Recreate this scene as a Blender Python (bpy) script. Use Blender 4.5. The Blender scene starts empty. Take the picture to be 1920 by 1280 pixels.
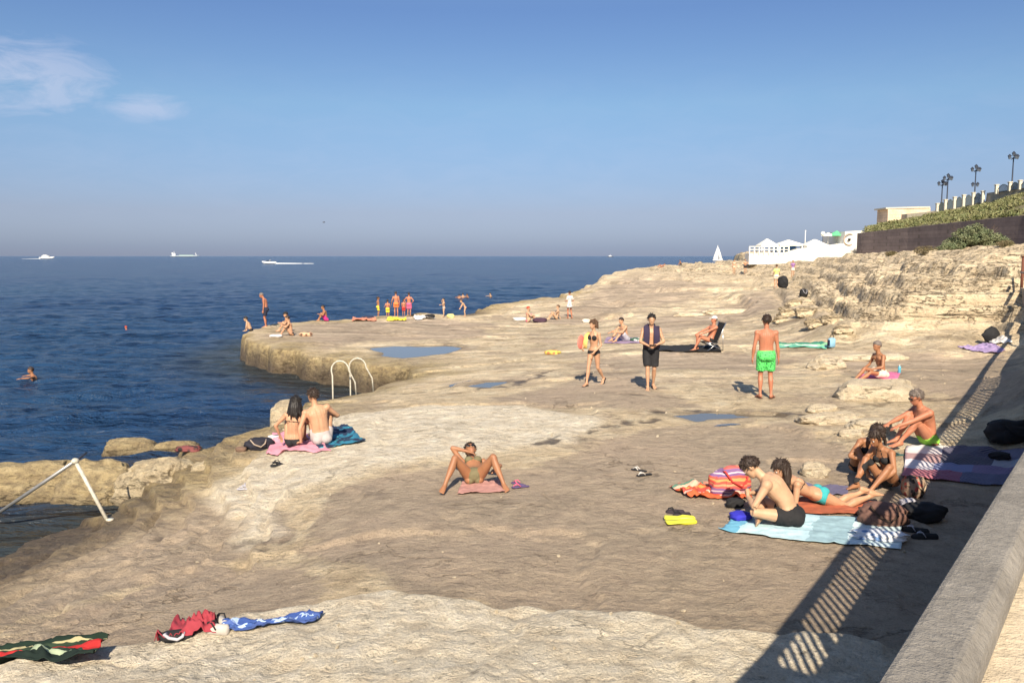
import bpy, bmesh, math, random
import numpy as np
from mathutils import Vector, Matrix
R = math.radians
C = bpy.context.scene.collection
S = bpy.context.scene

# ------------------------------------------------------------ camera
EYE = 3.2          # eye height above the main rock platform (z = 0)
FPX = 1547.0       # focal length in pixels of the 1920 px wide frame
PITCH = math.atan(160.0 / FPX)
cam_data = bpy.data.cameras.new('camera')
cam = bpy.data.objects.new('camera', cam_data); C.objects.link(cam)
cam.location = (0, 0, EYE); cam.rotation_euler = (math.pi / 2 - PITCH, 0, 0)
cam_data.sensor_width = 36; cam_data.lens = 36 * FPX / 1920.0
cam_data.clip_start = 0.05; cam_data.clip_end = 60000
S.camera = cam

# ------------------------------------------------------------ light
SUN_EL, SUN_AZ = 37.0, 1.8      # the sun stands behind the camera; shadows run SUN_AZ degrees right of straight ahead
sun = bpy.data.lights.new('sun', 'SUN'); sun.energy = 5.0; sun.angle = R(0.5); sun.color = (1.0, 0.87, 0.69)
so = bpy.data.objects.new('sun', sun); C.objects.link(so)
ld = Vector((math.sin(R(SUN_AZ)) * math.cos(R(SUN_EL)), math.cos(R(SUN_AZ)) * math.cos(R(SUN_EL)), -math.sin(R(SUN_EL))))
so.rotation_euler = ld.to_track_quat('-Z', 'Y').to_euler()
W = bpy.data.worlds.new('World'); S.world = W; W.use_nodes = True
nt = W.node_tree; nt.nodes.clear()
N = nt.nodes.new; L = nt.links.new
def mathn(t, op, a, b=None, c=None, clamp=False):
    n = t.nodes.new('ShaderNodeMath'); n.operation = op; n.use_clamp = clamp
    for i, v in enumerate((a, b, c)):
        if v is None: continue
        if isinstance(v, (int, float)): n.inputs[i].default_value = v
        else: t.links.new(v, n.inputs[i])
    return n.outputs[0]
def mixc(t, fac, a, b, mode='MIX'):
    n = t.nodes.new('ShaderNodeMix'); n.data_type = 'RGBA'; n.blend_type = mode
    for sk, v in ((n.inputs[0], fac), (n.inputs[6], a), (n.inputs[7], b)):
        if isinstance(v, (int, float)): sk.default_value = v
        elif isinstance(v, tuple): sk.default_value = (*v[:3], 1)
        else: t.links.new(v, sk)
    return n.outputs[2]
def ramp(t, fac, stops, interp='LINEAR'):
    n = t.nodes.new('ShaderNodeValToRGB'); n.color_ramp.interpolation = interp
    e = n.color_ramp.elements
    while len(e) < len(stops): e.new(0.5)
    for i, (p, c) in enumerate(stops):
        e[i].position = p; e[i].color = (*c, 1) if isinstance(c, tuple) else (c, c, c, 1)
    t.links.new(fac, n.inputs[0]); return n.outputs[0]
sky = N('ShaderNodeTexSky'); sky.sky_type = 'NISHITA'; sky.sun_disc = False
sky.sun_elevation = R(SUN_EL); sky.sun_rotation = R(180 + SUN_AZ); sky.dust_density = 0.6; sky.air_density = 1.0; sky.ozone_density = 2.0
tc = N('ShaderNodeTexCoord'); sep = N('ShaderNodeSeparateXYZ'); L(tc.outputs['Generated'], sep.inputs[0])
elev = mathn(nt, 'MULTIPLY', sep.outputs[2], 1.0, clamp=True)      # sine of the elevation
tint = ramp(nt, elev, [(0.0, (0.67, 0.78, 1.34)), (0.0096, (0.60, 0.73, 1.27)), (0.051, (0.74, 0.763, 1.107)), (0.173, (1.0, 1.145, 1.29)), (0.274, (0.897, 1.04, 1.326)), (0.48, (1.75, 1.75, 1.80))])
skyc = mixc(nt, 1.0, sky.outputs[0], tint, 'MULTIPLY')
# thin high clouds, drawn out along the horizon in the left of the view
az = mathn(nt, 'ARCTAN2', sep.outputs[0], sep.outputs[1])
comb = N('ShaderNodeCombineXYZ'); L(mathn(nt, 'MULTIPLY', az, 5.0), comb.inputs[0]); L(mathn(nt, 'MULTIPLY', sep.outputs[2], 16.0), comb.inputs[1])
nz = N('ShaderNodeTexNoise'); nz.inputs['Scale'].default_value = 2.6; nz.inputs['Detail'].default_value = 9; nz.inputs['Roughness'].default_value = .62; nz.inputs['Distortion'].default_value = 0.7
L(comb.outputs[0], nz.inputs['Vector'])
def blob(a0, z0, ra, rz):
    da = mathn(nt, 'MULTIPLY', mathn(nt, 'SUBTRACT', az, a0), 1 / ra); dz = mathn(nt, 'MULTIPLY', mathn(nt, 'SUBTRACT', sep.outputs[2], z0), 1 / rz)
    q = mathn(nt, 'ADD', mathn(nt, 'MULTIPLY', da, da), mathn(nt, 'MULTIPLY', dz, dz))
    return mathn(nt, 'SUBTRACT', 1.0, q, clamp=True)
b1 = blob(-0.530, 0.178, 0.110, 0.050); b2 = blob(-0.41, 0.160, 0.05, 0.02)
bb = mathn(nt, 'MAXIMUM', b1, mathn(nt, 'MULTIPLY', b2, 0.9))
cl = mathn(nt, 'MULTIPLY', ramp(nt, mathn(nt, 'ADD', nz.outputs['Fac'], mathn(nt, 'MULTIPLY', bb, 0.16)), [(0.50, 0.0), (0.72, 1.0)]), mathn(nt, 'POWER', bb, 0.6))
veil = mathn(nt, 'MULTIPLY', ramp(nt, nz.outputs['Fac'], [(0.40, 0.0), (0.75, 0.5)]), ramp(nt, elev, [(0.02, 0.0), (0.10, 0.5), (0.24, 0.0)]))
ctot = mathn(nt, 'MAXIMUM', mathn(nt, 'MULTIPLY', cl, 0.42), mathn(nt, 'MULTIPLY', veil, 0.35))
skyc = mixc(nt, ctot, skyc, (8.8, 9.0, 11.0))
bg = N('ShaderNodeBackground'); bg.inputs['Strength'].default_value = 0.050; L(skyc, bg.inputs[0])
wo = N('ShaderNodeOutputWorld'); L(bg.outputs[0], wo.inputs[0])
S.view_settings.view_transform = 'Standard'; S.view_settings.look = 'None'; S.view_settings.gamma = 1
S.view_settings.use_curve_mapping = False; S.view_settings.exposure = 0.70
S.render.engine = 'CYCLES'; S.cycles.max_bounces = 6

# ------------------------------------------------------------ projection helpers (photo pixel -> world)
def ray(u, v):
    cx, cy = (u - 960.0) / FPX, (640.0 - v) / FPX
    d = np.array([cx, math.cos(PITCH) + cy * math.sin(PITCH), -math.sin(PITCH) + cy * math.cos(PITCH)])
    return d
def P(u, v, z):                                   # where the sight line through a pixel meets height z
    d = ray(u, v); t = (z - EYE) / d[2]
    return (d[0] * t, d[1] * t, z)
def D(u, v, y):                                   # point on the sight line at distance y
    d = ray(u, v); t = y / d[1]
    return (d[0] * t, y, EYE + d[2] * t)

# ------------------------------------------------------------ noise (numpy)
_rng = np.random.RandomState(7)
_tab = _rng.rand(8, 256, 256)
def vn(x, y, s=0):
    T = _tab[s % 8]; xi = np.floor(x).astype(np.int64); yi = np.floor(y).astype(np.int64)
    fx = x - xi; fy = y - yi; fx = fx * fx * fx * (fx * (fx * 6 - 15) + 10); fy = fy * fy * fy * (fy * (fy * 6 - 15) + 10)
    a = T[xi & 255, yi & 255]; b = T[(xi + 1) & 255, yi & 255]; c = T[xi & 255, (yi + 1) & 255]; d = T[(xi + 1) & 255, (yi + 1) & 255]
    return (a * (1 - fx) + b * fx) * (1 - fy) + (c * (1 - fx) + d * fx) * fy
def fbm(x, y, o=4, s=0, g=0.5):
    r = 0; a = 1; t = 0
    for i in range(o):
        r = r + a * (vn(x * 2 ** i + 17.3 * i, y * 2 ** i + 9.1 * i, s + i) * 2 - 1); t += a; a *= g
    return r / t
def sstep(a, b, x):
    t = np.clip((x - a) / (b - a), 0, 1); return t * t * (3 - 2 * t)
def segdist(x, y, pts, closed=True):
    pts = np.array(pts, float)[:, :2]; n = len(pts); d = np.full(x.shape, 1e9)
    for i in range(n if closed else n - 1):
        a = pts[i]; b = pts[(i + 1) % n]; e = b - a; wx = x - a[0]; wy = y - a[1]
        t = np.clip((wx * e[0] + wy * e[1]) / max(e @ e, 1e-9), 0, 1)
        d = np.minimum(d, np.hypot(wx - t * e[0], wy - t * e[1]))
    return d
def inside(x, y, pts):
    pts = np.array(pts, float)[:, :2]; r = np.zeros(x.shape, bool); n = len(pts); j = n - 1
    for i in range(n):
        xi, yi = pts[i]; xj, yj = pts[j]
        if yi != yj: r ^= ((yi > y) != (yj > y)) & (x < (xj - xi) * (y - yi) / (yj - yi) + xi)
        j = i
    return r
def sdf(x, y, pts):                               # positive inside
    d = segdist(x, y, pts); return np.where(inside(x, y, pts), d, -d)

# ------------------------------------------------------------ terrain height function
SEA = -1.4
CP = [(-400,1280,-.9),(-400,1100,-1.5),(0,1280,-.2),(0,1150,-.75),(0,1080,-1.15),(200,1100,-.5),(100,1230,-.3),(400,1180,-.1),(600,1250,0),(1000,1270,0),(1400,1270,0),
 (200,1000,-1.0),(400,950,-.6),(600,1000,-.15),(400,1050,-.45),(800,1000,0),(1200,1000,0),(1600,1100,0),(1500,900,0),(1000,850,-.02),(700,850,-.1),(560,845,-.22),
 (450,850,-.4),(500,900,-.3),(300,870,-.75),(640,770,-.3),(620,750,-.45),(800,760,-.15),(900,700,-.25),(800,700,-.42),(1000,730,-.1),(1110,722,0),(1216,730,.12),
 (1430,748,.12),(1350,790,.0),(1600,820,.08),(1750,845,.05),(1900,860,.05),(1600,740,.25),(1720,700,.28),(1900,700,.3),(1800,760,.22),
 (600,640,-.38),(480,625,-.35),(750,650,-.42),(950,640,-.3),(700,600,-.45),(900,590,-.6),(1000,600,-.4),(1068,598,-.35),(1150,640,-.1),(1320,655,0),(1450,650,.1),
 (1600,655,.2),(1750,650,.3),(1900,655,.35),(1200,600,-.1),(1300,600,.1),(1400,600,.15),(1100,570,-.2),(1200,560,.1),(1300,560,.3),(1400,570,.3),(1457,540,.6),
 (1200,520,.8),(1300,520,1.0),(1376,515,1.15),(1330,500,1.7),(1487,515,1.35),(1420,495,2.1),(1150,530,.3),(1100,545,-.2),
 (1500,630,.15),(1500,600,.5),(1500,560,1.0),(1550,525,1.7),(1600,600,.95),(1600,560,1.5),(1600,520,2.1),(1600,490,2.8),(1600,478,3.3),(1700,474,3.55),(1615,471,3.8),
 (1760,466,3.9),(1920,458,4.1),(1700,600,1.0),(1700,560,1.7),(1700,520,2.3),(1700,495,2.8),(1900,600,1.1),(1900,560,1.7),(1900,520,2.4),(1900,490,3.0),(1700,645,.3),(1600,640,.25),(1850,640,.35),
 (2150,645,.4),(2150,560,1.8),(2150,490,3.1),(2150,455,4.3),(2150,800,.1),(2150,1000,0),(1260,496,1.6),(1330,490,2.3),(1400,485,2.8),(1500,484,2.85)]
_w = np.array([P(*c) for c in CP] + [(0, 2, 0), (-4, 2, -.6), (5, 2, 0), (-5, 7, -.6), (40, 150, 4.5), (90, 160, 6), (90, 90, 5.2)])
def _q(x, y):
    yy = np.maximum(y, 0.8); return np.stack([np.clip(x / yy, -3, 3) * 3.0, np.log(yy) * 1.6], -1)
_qc = _q(_w[:, 0], _w[:, 1]); _n = len(_w)
_K = np.linalg.norm(_qc[:, None] - _qc[None], axis=-1)
_A = np.zeros((_n + 3, _n + 3)); _A[:_n, :_n] = -_K + np.eye(_n) * 0.003
_A[:_n, _n] = 1; _A[:_n, _n + 1:] = _qc; _A[_n, :_n] = 1; _A[_n + 1:, :_n] = _qc.T
_sol = np.linalg.solve(_A, np.concatenate([_w[:, 2], [0, 0, 0]]))
def base_h(x, y):
    q = _q(x, y); r = _sol[_n] + q[..., 0] * _sol[_n + 1] + q[..., 1] * _sol[_n + 2]
    for i in range(_n):
        r = r - _sol[i] * np.hypot(q[..., 0] - _qc[i, 0], q[..., 1] - _qc[i, 1])
    return r
def PP(l): return [P(*p)[:2] for p in l]
COAST_PX = [(-500,1240,-1.4),(0,1050,-1.4),(100,1014,-1.38),(205,975,-1.25),(260,950,-1.2),(300,938,-1.15),(262,905,-.95),(262,878,-.85),(285,858,-.78),(330,842,-.7),(370,836,-.65),(440,812,-.5),
 (510,790,-.42),(545,765,-.42),(575,750,-.45),(620,748,-.5),(690,738,-.5),(735,720,-.5),(768,706,-.48),(760,692,-.46),(700,683,-.42),(650,670,-.4),(570,657,-.36),(500,645,-.35),(455,634,-.35),
 (446,625,-.35),(462,616,-.38),(500,607,-.42),(560,603,-.45),(610,600,-.45),(660,596,-.47),(760,589,-.5),(840,585,-.6),(900,579,-.7),(950,574,-.8),(1000,567,-.7),(1050,556,-.5),
 (1095,542,-.3),(1120,528,.2),(1150,514,.5),(1200,503,.9),(1260,496,1.6),(1330,490,2.3),(1400,485,2.8)]
COAST = PP(COAST_PX) + [(60, 220), (250, 400), (500, 400), (500, -60), (-8, -60)]
SHELF = PP([(-500,1330,-.6),(-100,1275,-.35),(60,1255,-.2),(210,1222,-.1),(300,1205,-.05),(500,1152,.0),(620,1135,0),(740,1120,0),(830,1142,0),(900,1158,0),(1080,1172,0),(1300,1192,0),(1420,1204,0),(1560,1224,0),(1700,1246,0),(1900,1250,0)]) + [(7, 2), (7, -5), (-7, -5), (-6, 3)]
PALE = PP([(390,905,-.5),(470,860,-.3),(540,815,-.3),(650,775,-.25),(800,765,-.2),(980,765,-.1),(1140,792,0),(1120,812,0),(1050,832,0),(930,850,0),(830,858,0),(700,880,-.1),(560,912,-.2),(500,950,-.25),(520,1000,-.2),(470,1010,-.3),(430,960,-.4)])
GREY = [PP([(560,1010,-.15),(575,950,-.12),(640,905,-.1),(720,885,-.05),(840,868,0),(1000,872,0),(1060,850,0),(1130,825,0),(1250,795,0),(1490,800,0),(1560,835,0),(1700,880,0),(1960,930,0),(1900,1240,0),(1450,1205,0),(1080,1165,0),(880,1148,0),(740,1108,0),(620,1060,-.1)]),
 PP([(900,745,-.1),(1020,720,0),(1090,690,0),(1190,690,0),(1250,735,.05),(1330,765,.05),(1200,778,0),(1020,762,0)]),
 PP([(1080,640,-.1),(1200,595,0),(1330,570,.2),(1450,545,.5),(1530,545,.9),(1500,570,.7),(1440,590,.3),(1300,612,.1),(1200,640,0)]),
 PP([(1520,680,.2),(1620,655,.2),(1900,660,.3),(1960,800,.2),(1850,790,.2),(1740,735,.25)]),
 PP([(1060,690,0),(1050,672,0),(1300,650,0),(1500,670,.1),(1460,700,.1),(1300,690,.1)]),
 PP([(460,632,-.35),(560,606,-.42),(800,595,-.5),(960,605,-.5),(900,640,-.35),(820,640,-.4),(700,640,-.4),(620,655,-.38)]),
 PP([(-60,1110,-1.2),(100,1050,-1.1),(230,985,-1.0),(330,950,-.85),(430,915,-.6),(530,935,-.3),(560,1010,-.2),(440,1060,-.4),(220,1115,-.6),(-60,1200,-.8)]),
 PP([(0,1240,-.3),(100,1160,-.55),(300,1060,-.5),(420,1050,-.4),(560,1060,-.2),(640,1110,0),(500,1140,0),(300,1195,-.1)]),
 PP([(960,600,-.5),(1060,575,-.3),(1110,545,-.1),(1190,510,.8),(1300,506,1.1),(1350,530,.8),(1290,560,.3),(1170,580,0),(1080,604,-.2)]),
 PP([(1480,560,1.),(1560,500,2.),(1700,492,2.7),(1760,500,2.7),(1640,540,2.)])]
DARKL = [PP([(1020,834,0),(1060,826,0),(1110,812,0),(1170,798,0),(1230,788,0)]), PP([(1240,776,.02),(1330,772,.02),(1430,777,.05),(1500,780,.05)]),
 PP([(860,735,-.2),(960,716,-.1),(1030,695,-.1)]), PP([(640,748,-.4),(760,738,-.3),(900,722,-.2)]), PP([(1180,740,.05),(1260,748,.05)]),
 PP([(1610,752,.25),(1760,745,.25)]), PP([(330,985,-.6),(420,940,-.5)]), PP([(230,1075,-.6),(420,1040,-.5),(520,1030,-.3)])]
POOLS = [('rock_pool', [(690,652,-.42),(740,648,-.42),(840,645,-.42),(885,652,-.42),(830,664,-.42),(760,672,-.42),(720,668,-.42)], -.42),
 ('rock_pool', [(872,722,-.2),(905,714,-.2),(960,711,-.2),(955,719,-.2),(915,728,-.2)], -.2),
 ('rock_pool', [(1236,780,.02),(1300,773,.02),(1400,775,.02),(1492,781,.02),(1470,788,.02),(1380,786,.02),(1300,791,.02)], .02)]
_pools = [(PP(p), z) for _, p, z in POOLS]
CAVES = [P(1508,560,1.0), P(1270,524,1.0)]
WALLPTS = None
def height(x, y, masks=False):
    x = np.asarray(x, float); y = np.asarray(y, float)
    b = base_h(x, y)
    wx = x + 0.25 * fbm(x * 1.1, y * 1.1, 3, 1); wy = y + 0.25 * fbm(x * 1.1 + 50, y * 1.1, 3, 2)
    fs = np.clip(y / 25.0, 0.5, 3.0)              # coastline roughness grows with distance
    sd = sdf(x + 0.30 * fs * fbm(x * .6, y * .6, 2, 3), y + 0.30 * fs * fbm(x * .6 + 31, y * .6, 2, 4), COAST)
    z = b.copy()
    hill = sstep(.55, 1.3, b) * sstep(22, 27, y)
    # bedded rock: terraces with craggy edges on the rising ground
    st = 0.50
    q = b / st + 0.55 * fbm(x * .07, y * .16, 3, 5) + 0.10 * fbm(x * .5, y * .9, 4, 6)
    fr = q - np.floor(q); ter = (np.floor(q) + sstep(0.70, 0.92, fr)) * st - q * st
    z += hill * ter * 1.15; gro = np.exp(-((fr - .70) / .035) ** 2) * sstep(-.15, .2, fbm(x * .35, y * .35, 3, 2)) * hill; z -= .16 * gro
    farm = sstep(36, 50, y) * (1 - hill); z += farm * 1.0 * ((np.floor(q) + sstep(.72, .9, fr)) * st - q * st) * sstep(-.3, .1, fbm(x * .1, y * .1, 3, 6))
    q2 = b / .17 + .8 * fbm(x * .10 + 9, y * .35, 3, 2) + .16 * fbm(x * 1.1, y * 2.1, 3, 1); fr2 = q2 - np.floor(q2)
    z += (hill * .9 + .22 * sstep(18, 26, y) + .7 * sstep(38, 55, y) * (1 - hill)) * ((np.floor(q2) + sstep(.5, .9, fr2)) * .17 - q2 * .17) * 0.8
    blk = np.abs(fbm(x * .55 + .35 * y, y * .5, 3, 7)); z -= hill * .10 * sstep(.025, .0, blk) * sstep(60, 40, y); z += hill * .06 * (sstep(.3, .7, (4 * fbm(x * .5, y * .6, 2, 4)) % 1.0) - .5)
    rid = 1 - np.abs(fbm(x * .7, y * .7, 4, 7)) * 2
    z += hill * 0.07 * fbm(x * .8, y * .8, 4, 0)
    ck = np.abs(fbm(x * .22 + 5, y * .9, 3, 3)); z -= hill * 0.14 * sstep(.02, .0, ck)
    # gentle undulation everywhere
    z += 0.035 * fbm(x * .7, y * .7, 4, 2) + 0.012 * fbm(x * 4, y * 4, 3, 3)
    z += 0.07 * sstep(.0, .5, fbm(x * .35 + 4, y * .55, 3, 6)) * sstep(24, 34, y) * (1 - hill) * sstep(-.6, -.1, -np.abs(fbm(x * .2, y * .2, 2, 1)))
    # low broken steps on the plain
    q3 = 1.7 * fbm(x * .14 + 3, y * .18, 3, 4) + .22 * fbm(x * 1.2, y * 1.2, 4, 5); f3 = q3 - np.floor(q3)
    z += 0.06 * (1 - hill) * (sstep(.46, .54, f3) - f3)
    slo = sstep(-.15, -.35, b) * sstep(19, 16, y); q4 = b / .13 + .9 * fbm(x * .5, y * .5, 3, 2) + .3 * fbm(x * 2, y * 2, 4, 3); f4 = q4 - np.floor(q4)
    z += slo * 1.0 * ((np.floor(q4) + sstep(.66, .80, f4)) * .13 - q4 * .13) + slo * .04 * fbm(x * 2.4, y * 2.4, 5, 6, .6)
    sh = sdf(wx, wy, SHELF); shm = sstep(-.10, .16, sh)
    z += shm * (0.20 + 0.05 * fbm(x * 1.6, y * 1.6, 4, 3)); z += shm * .05 * fbm(x * 2.2, y * 2.2, 5, 2, .6)
    pa = sdf(wx, wy, PALE); pam = sstep(-.2, .25, pa)
    z += pam * (0.05 + 0.03 * fbm(x * 3.2, y * 3.2, 3, 2))
    gm = np.zeros(x.shape)
    for g in GREY: gm = np.maximum(gm, sstep(-.22 * np.clip(y / 12, 1, 6), .40 * np.clip(y / 12, 1, 6), sdf(x + .9 * (wx - x) * np.clip(y / 14, 1, 3), y + .9 * (wy - y) * np.clip(y / 14, 1, 3), g)))
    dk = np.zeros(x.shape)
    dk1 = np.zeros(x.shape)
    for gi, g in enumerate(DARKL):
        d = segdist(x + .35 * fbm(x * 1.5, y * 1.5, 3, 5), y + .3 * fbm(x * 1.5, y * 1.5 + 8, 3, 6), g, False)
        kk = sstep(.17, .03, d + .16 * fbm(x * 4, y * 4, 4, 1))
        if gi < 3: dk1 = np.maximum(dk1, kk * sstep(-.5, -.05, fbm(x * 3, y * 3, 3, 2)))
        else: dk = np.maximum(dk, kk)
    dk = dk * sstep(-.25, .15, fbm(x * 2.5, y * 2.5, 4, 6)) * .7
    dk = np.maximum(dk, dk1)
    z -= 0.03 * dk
    dk = np.maximum(dk, .55 * gro)  # ledge grooves: crevice dirt plus undercut shade, both put into the colour mask
    pd = np.zeros(x.shape); fg = np.clip(y / 22, .5, 1.2)
    for g, pz in _pools:
        s_ = sdf(x + .22 * fbm(x * 1.2, y * 1.2, 3, 1), y + .22 * fbm(x * 1.2, y * 1.2, 3, 2), g)
        k = sstep(-.05, .28, s_); z = z * (1 - k) + (pz - .07) * k
        rim = sstep(-1.1, -.1, s_) * (1 - k); z = z * (1 - rim * .85) + np.maximum(np.minimum(z, pz + .05), pz + .012) * rim * .85
        pd = np.maximum(pd, sstep(-.25, .05, s_))
    # the quarried edge drops into the sea
    w = 0.42 + 0.30 * fbm(x * .35, y * .35, 2, 6) + np.clip(y / 60 - .8, 0, 2)
    drop = sstep(0.10, -w, sd)
    lip = sstep(.55, -.05, sd) * .06
    wall_n = .06 * fbm(x * 1.2, y * 1.2, 2, 5)
    z = (z - lip + wall_n * drop) * (1 - drop) + (-2.9) * drop
    for cxx, cyy, czz in CAVES[:1]:
        z -= .8 * np.exp(-(((x - cxx) / .9) ** 2 + ((y - cyy) / .8) ** 2))
    if not masks: return z
    wet = sstep(.95, .25, (z - SEA) + .25 * fbm(x * 1.5, y * 1.5, 3, 2)) * sstep(2.6, 1.2, sd)
    alg = sstep(3.2, .2, sd) * sstep(-.15, -.5, z + .25 * fbm(x * .8, y * .8, 3, 4)) + .6 * drop
    lo = sstep(.6, .1, sd) * sstep(-.4, -.8, z)
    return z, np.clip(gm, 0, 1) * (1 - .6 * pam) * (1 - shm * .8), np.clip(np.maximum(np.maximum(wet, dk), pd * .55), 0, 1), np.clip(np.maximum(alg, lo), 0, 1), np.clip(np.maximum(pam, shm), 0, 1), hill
def H(x, y): return float(height(np.array([float(x)]), np.array([float(y)]))[0])
def G(u, v):                                      # where the sight line through a pixel first meets the rock
    d = ray(u, v); d = d / d[1]
    ys = 2.0 * np.exp(np.linspace(0, math.log(90), 900)); zz = EYE + d[2] * ys
    hh = height(d[0] * ys, ys); k = np.argmax(zz < hh)
    if not (zz < hh).any(): k = len(ys) - 1
    a, b = ys[max(k - 1, 0)], ys[k]; ys = np.linspace(a, b, 30); zz = EYE + d[2] * ys; hh = height(d[0] * ys, ys)
    k = np.argmax(zz < hh) if (zz < hh).any() else 29
    return (d[0] * ys[k], ys[k], float(hh[k]))

# ------------------------------------------------------------ object helpers
def link(o, parent=None):
    C.objects.link(o)
    if parent: o.parent = parent
    return o
def tag(o, label=None, cat=None, group=None, kind=None):
    if label: o['label'] = label
    if cat: o['category'] = cat
    if group: o['group'] = group
    if kind: o['kind'] = kind
    return o
def thing(name, label, cat, loc=(0, 0, 0), rz=0.0, group=None):
    o = bpy.data.objects.new(name, None); o.location = loc; o.rotation_euler = (0, 0, rz); o.empty_display_size = .2
    return tag(link(o), label, cat, group)
def mesh_np(name, verts, faces, mat=None, parent=None, smooth=True):
    verts = np.asarray(verts, dtype=np.float32); me = bpy.data.meshes.new(name)
    me.vertices.add(len(verts)); me.vertices.foreach_set('co', verts.ravel())
    if isinstance(faces, np.ndarray):
        k = faces.shape[1]; nf = len(faces); me.loops.add(nf * k); me.loops.foreach_set('vertex_index', faces.astype(np.int32).ravel())
        me.polygons.add(nf); me.polygons.foreach_set('loop_start', np.arange(nf, dtype=np.int32) * k); me.polygons.foreach_set('loop_total', np.full(nf, k, dtype=np.int32))
    else:
        ls = [len(f) for f in faces]; me.loops.add(sum(ls)); me.loops.foreach_set('vertex_index', np.concatenate([np.array(f, dtype=np.int32) for f in faces]))
        me.polygons.add(len(faces)); me.polygons.foreach_set('loop_start', np.concatenate([[0], np.cumsum(ls)[:-1]]).astype(np.int32)); me.polygons.foreach_set('loop_total', np.array(ls, dtype=np.int32))
    me.polygons.foreach_set('use_smooth', np.full(len(me.polygons), smooth)); me.update(calc_edges=True); me.validate()
    if mat: me.materials.append(mat)
    o = bpy.data.objects.new(name, me); return link(o, parent)
class MB:                                          # collects solids into one mesh
    def __init__(s): s.v = []; s.f = []; s.uv = None
    def add(s, v, f):
        n = sum(len(a) for a in s.v); s.v.append(np.asarray(v, float).reshape(-1, 3)); s.f += [[i + n for i in q] for q in f]; return s
    def box(s, c, d, rz=0.0, bev=0.0, M=None):
        hx, hy, hz = d[0] / 2, d[1] / 2, d[2] / 2; b = min(bev, hx * .9, hy * .9, hz * .9)
        if b <= 0:
            v = [(i * hx, j * hy, k * hz) for i in (-1, 1) for j in (-1, 1) for k in (-1, 1)]
            f = [(0, 1, 3, 2), (4, 6, 7, 5), (0, 4, 5, 1), (2, 3, 7, 6), (0, 2, 6, 4), (1, 5, 7, 3)]
        else:
            rings = []
            for (k, r) in ((-hz, b), (-hz + b, 0), (hz - b, 0), (hz, b)):
                x, y = hx - r, hy - r; bb = b if r == 0 else b * .5
                rings.append([(x - bb, -y, k), (x, -y + bb, k), (x, y - bb, k), (x - bb, y, k), (-x + bb, y, k), (-x, y - bb, k), (-x, -y + bb, k), (-x + bb, -y, k)])
            v = [p for r_ in rings for p in r_]; f = [tuple(reversed(range(8))), tuple(range(24, 32))]
            for a in range(3):
                for i in range(8): j = (i + 1) % 8; f.append((a * 8 + i, a * 8 + j, a * 8 + 8 + j, a * 8 + 8 + i))
        v = np.array(v, float)
        if M is not None: v = v @ np.array(M).T
        c_, s_ = math.cos(rz), math.sin(rz); v = np.stack([v[:, 0] * c_ - v[:, 1] * s_, v[:, 0] * s_ + v[:, 1] * c_, v[:, 2]], 1) + np.array(c)
        return s.add(v, f)
    def loft(s, secs, n=12):                       # secs: (centre, axis_a, axis_b, ra, rb)
        an = np.arange(n) / n * 2 * math.pi; V = []; f = []
        for c, a, b, ra, rb in secs:
            V.append(np.array(c) + np.outer(np.cos(an) * ra, a) + np.outer(np.sin(an) * rb, b))
        m = len(secs); V = np.concatenate(V + [np.array([secs[0][0], secs[-1][0]])])
        for k in range(m - 1):
            for i in range(n):
                j = (i + 1) % n; f.append((k * n + i, k * n + j, (k + 1) * n + j, (k + 1) * n + i))
        for i in range(n):
            j = (i + 1) % n; f.append((m * n, j, i)); f.append((m * n + 1, (m - 1) * n + i, (m - 1) * n + j))
        return s.add(V, f)
    def tube(s, pts, r, n=10):
        pts = [np.array(p, float) for p in pts]; rs = r if hasattr(r, '__len__') else [r] * len(pts); secs = []; a = None
        for i, p in enumerate(pts):
            t = pts[min(i + 1, len(pts) - 1)] - pts[max(i - 1, 0)]; t = t / (np.linalg.norm(t) + 1e-12)
            if a is None:
                a = np.cross(t, (0, 0, 1)); a = a if np.linalg.norm(a) > 1e-3 else np.cross(t, (1, 0, 0))
            a = a - t * (a @ t); a = a / np.linalg.norm(a); b = np.cross(t, a); secs.append((p, a, b, rs[i], rs[i]))
        return s.loft(secs, n)
    def ell(s, c, r, A=None, n=12, m=8):
        secs = []; A = np.eye(3) if A is None else np.array(A)   # rows = axes
        c = np.array(c, float)
        for k in range(m + 1):
            t = -math.pi / 2 + math.pi * k / m; t = max(min(t, math.pi / 2 - .08), -math.pi / 2 + .08)
            secs.append((c + A[2] * r[2] * math.sin(t), A[0], A[1], r[0] * math.cos(t), r[1] * math.cos(t)))
        return s.loft(secs, n)
    def prism(s, poly, z0, z1):
        n = len(poly); v = [(p[0], p[1], z0) for p in poly] + [(p[0], p[1], z1) for p in poly]
        f = [tuple(range(n - 1, -1, -1)), tuple(range(n, 2 * n))] + [(i, (i + 1) % n, n + (i + 1) % n, n + i) for i in range(n)]
        return s.add(v, f)
    def data(s): return np.concatenate(s.v), s.f
    def build(s, name, mat=None, parent=None, smooth=False, loc=None):
        V = np.concatenate(s.v)
        if loc is not None: V = V - np.array(loc)
        o = mesh_np(name, V, s.f, mat, parent, smooth)
        if loc is not None: o.location = loc
        return o
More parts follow.
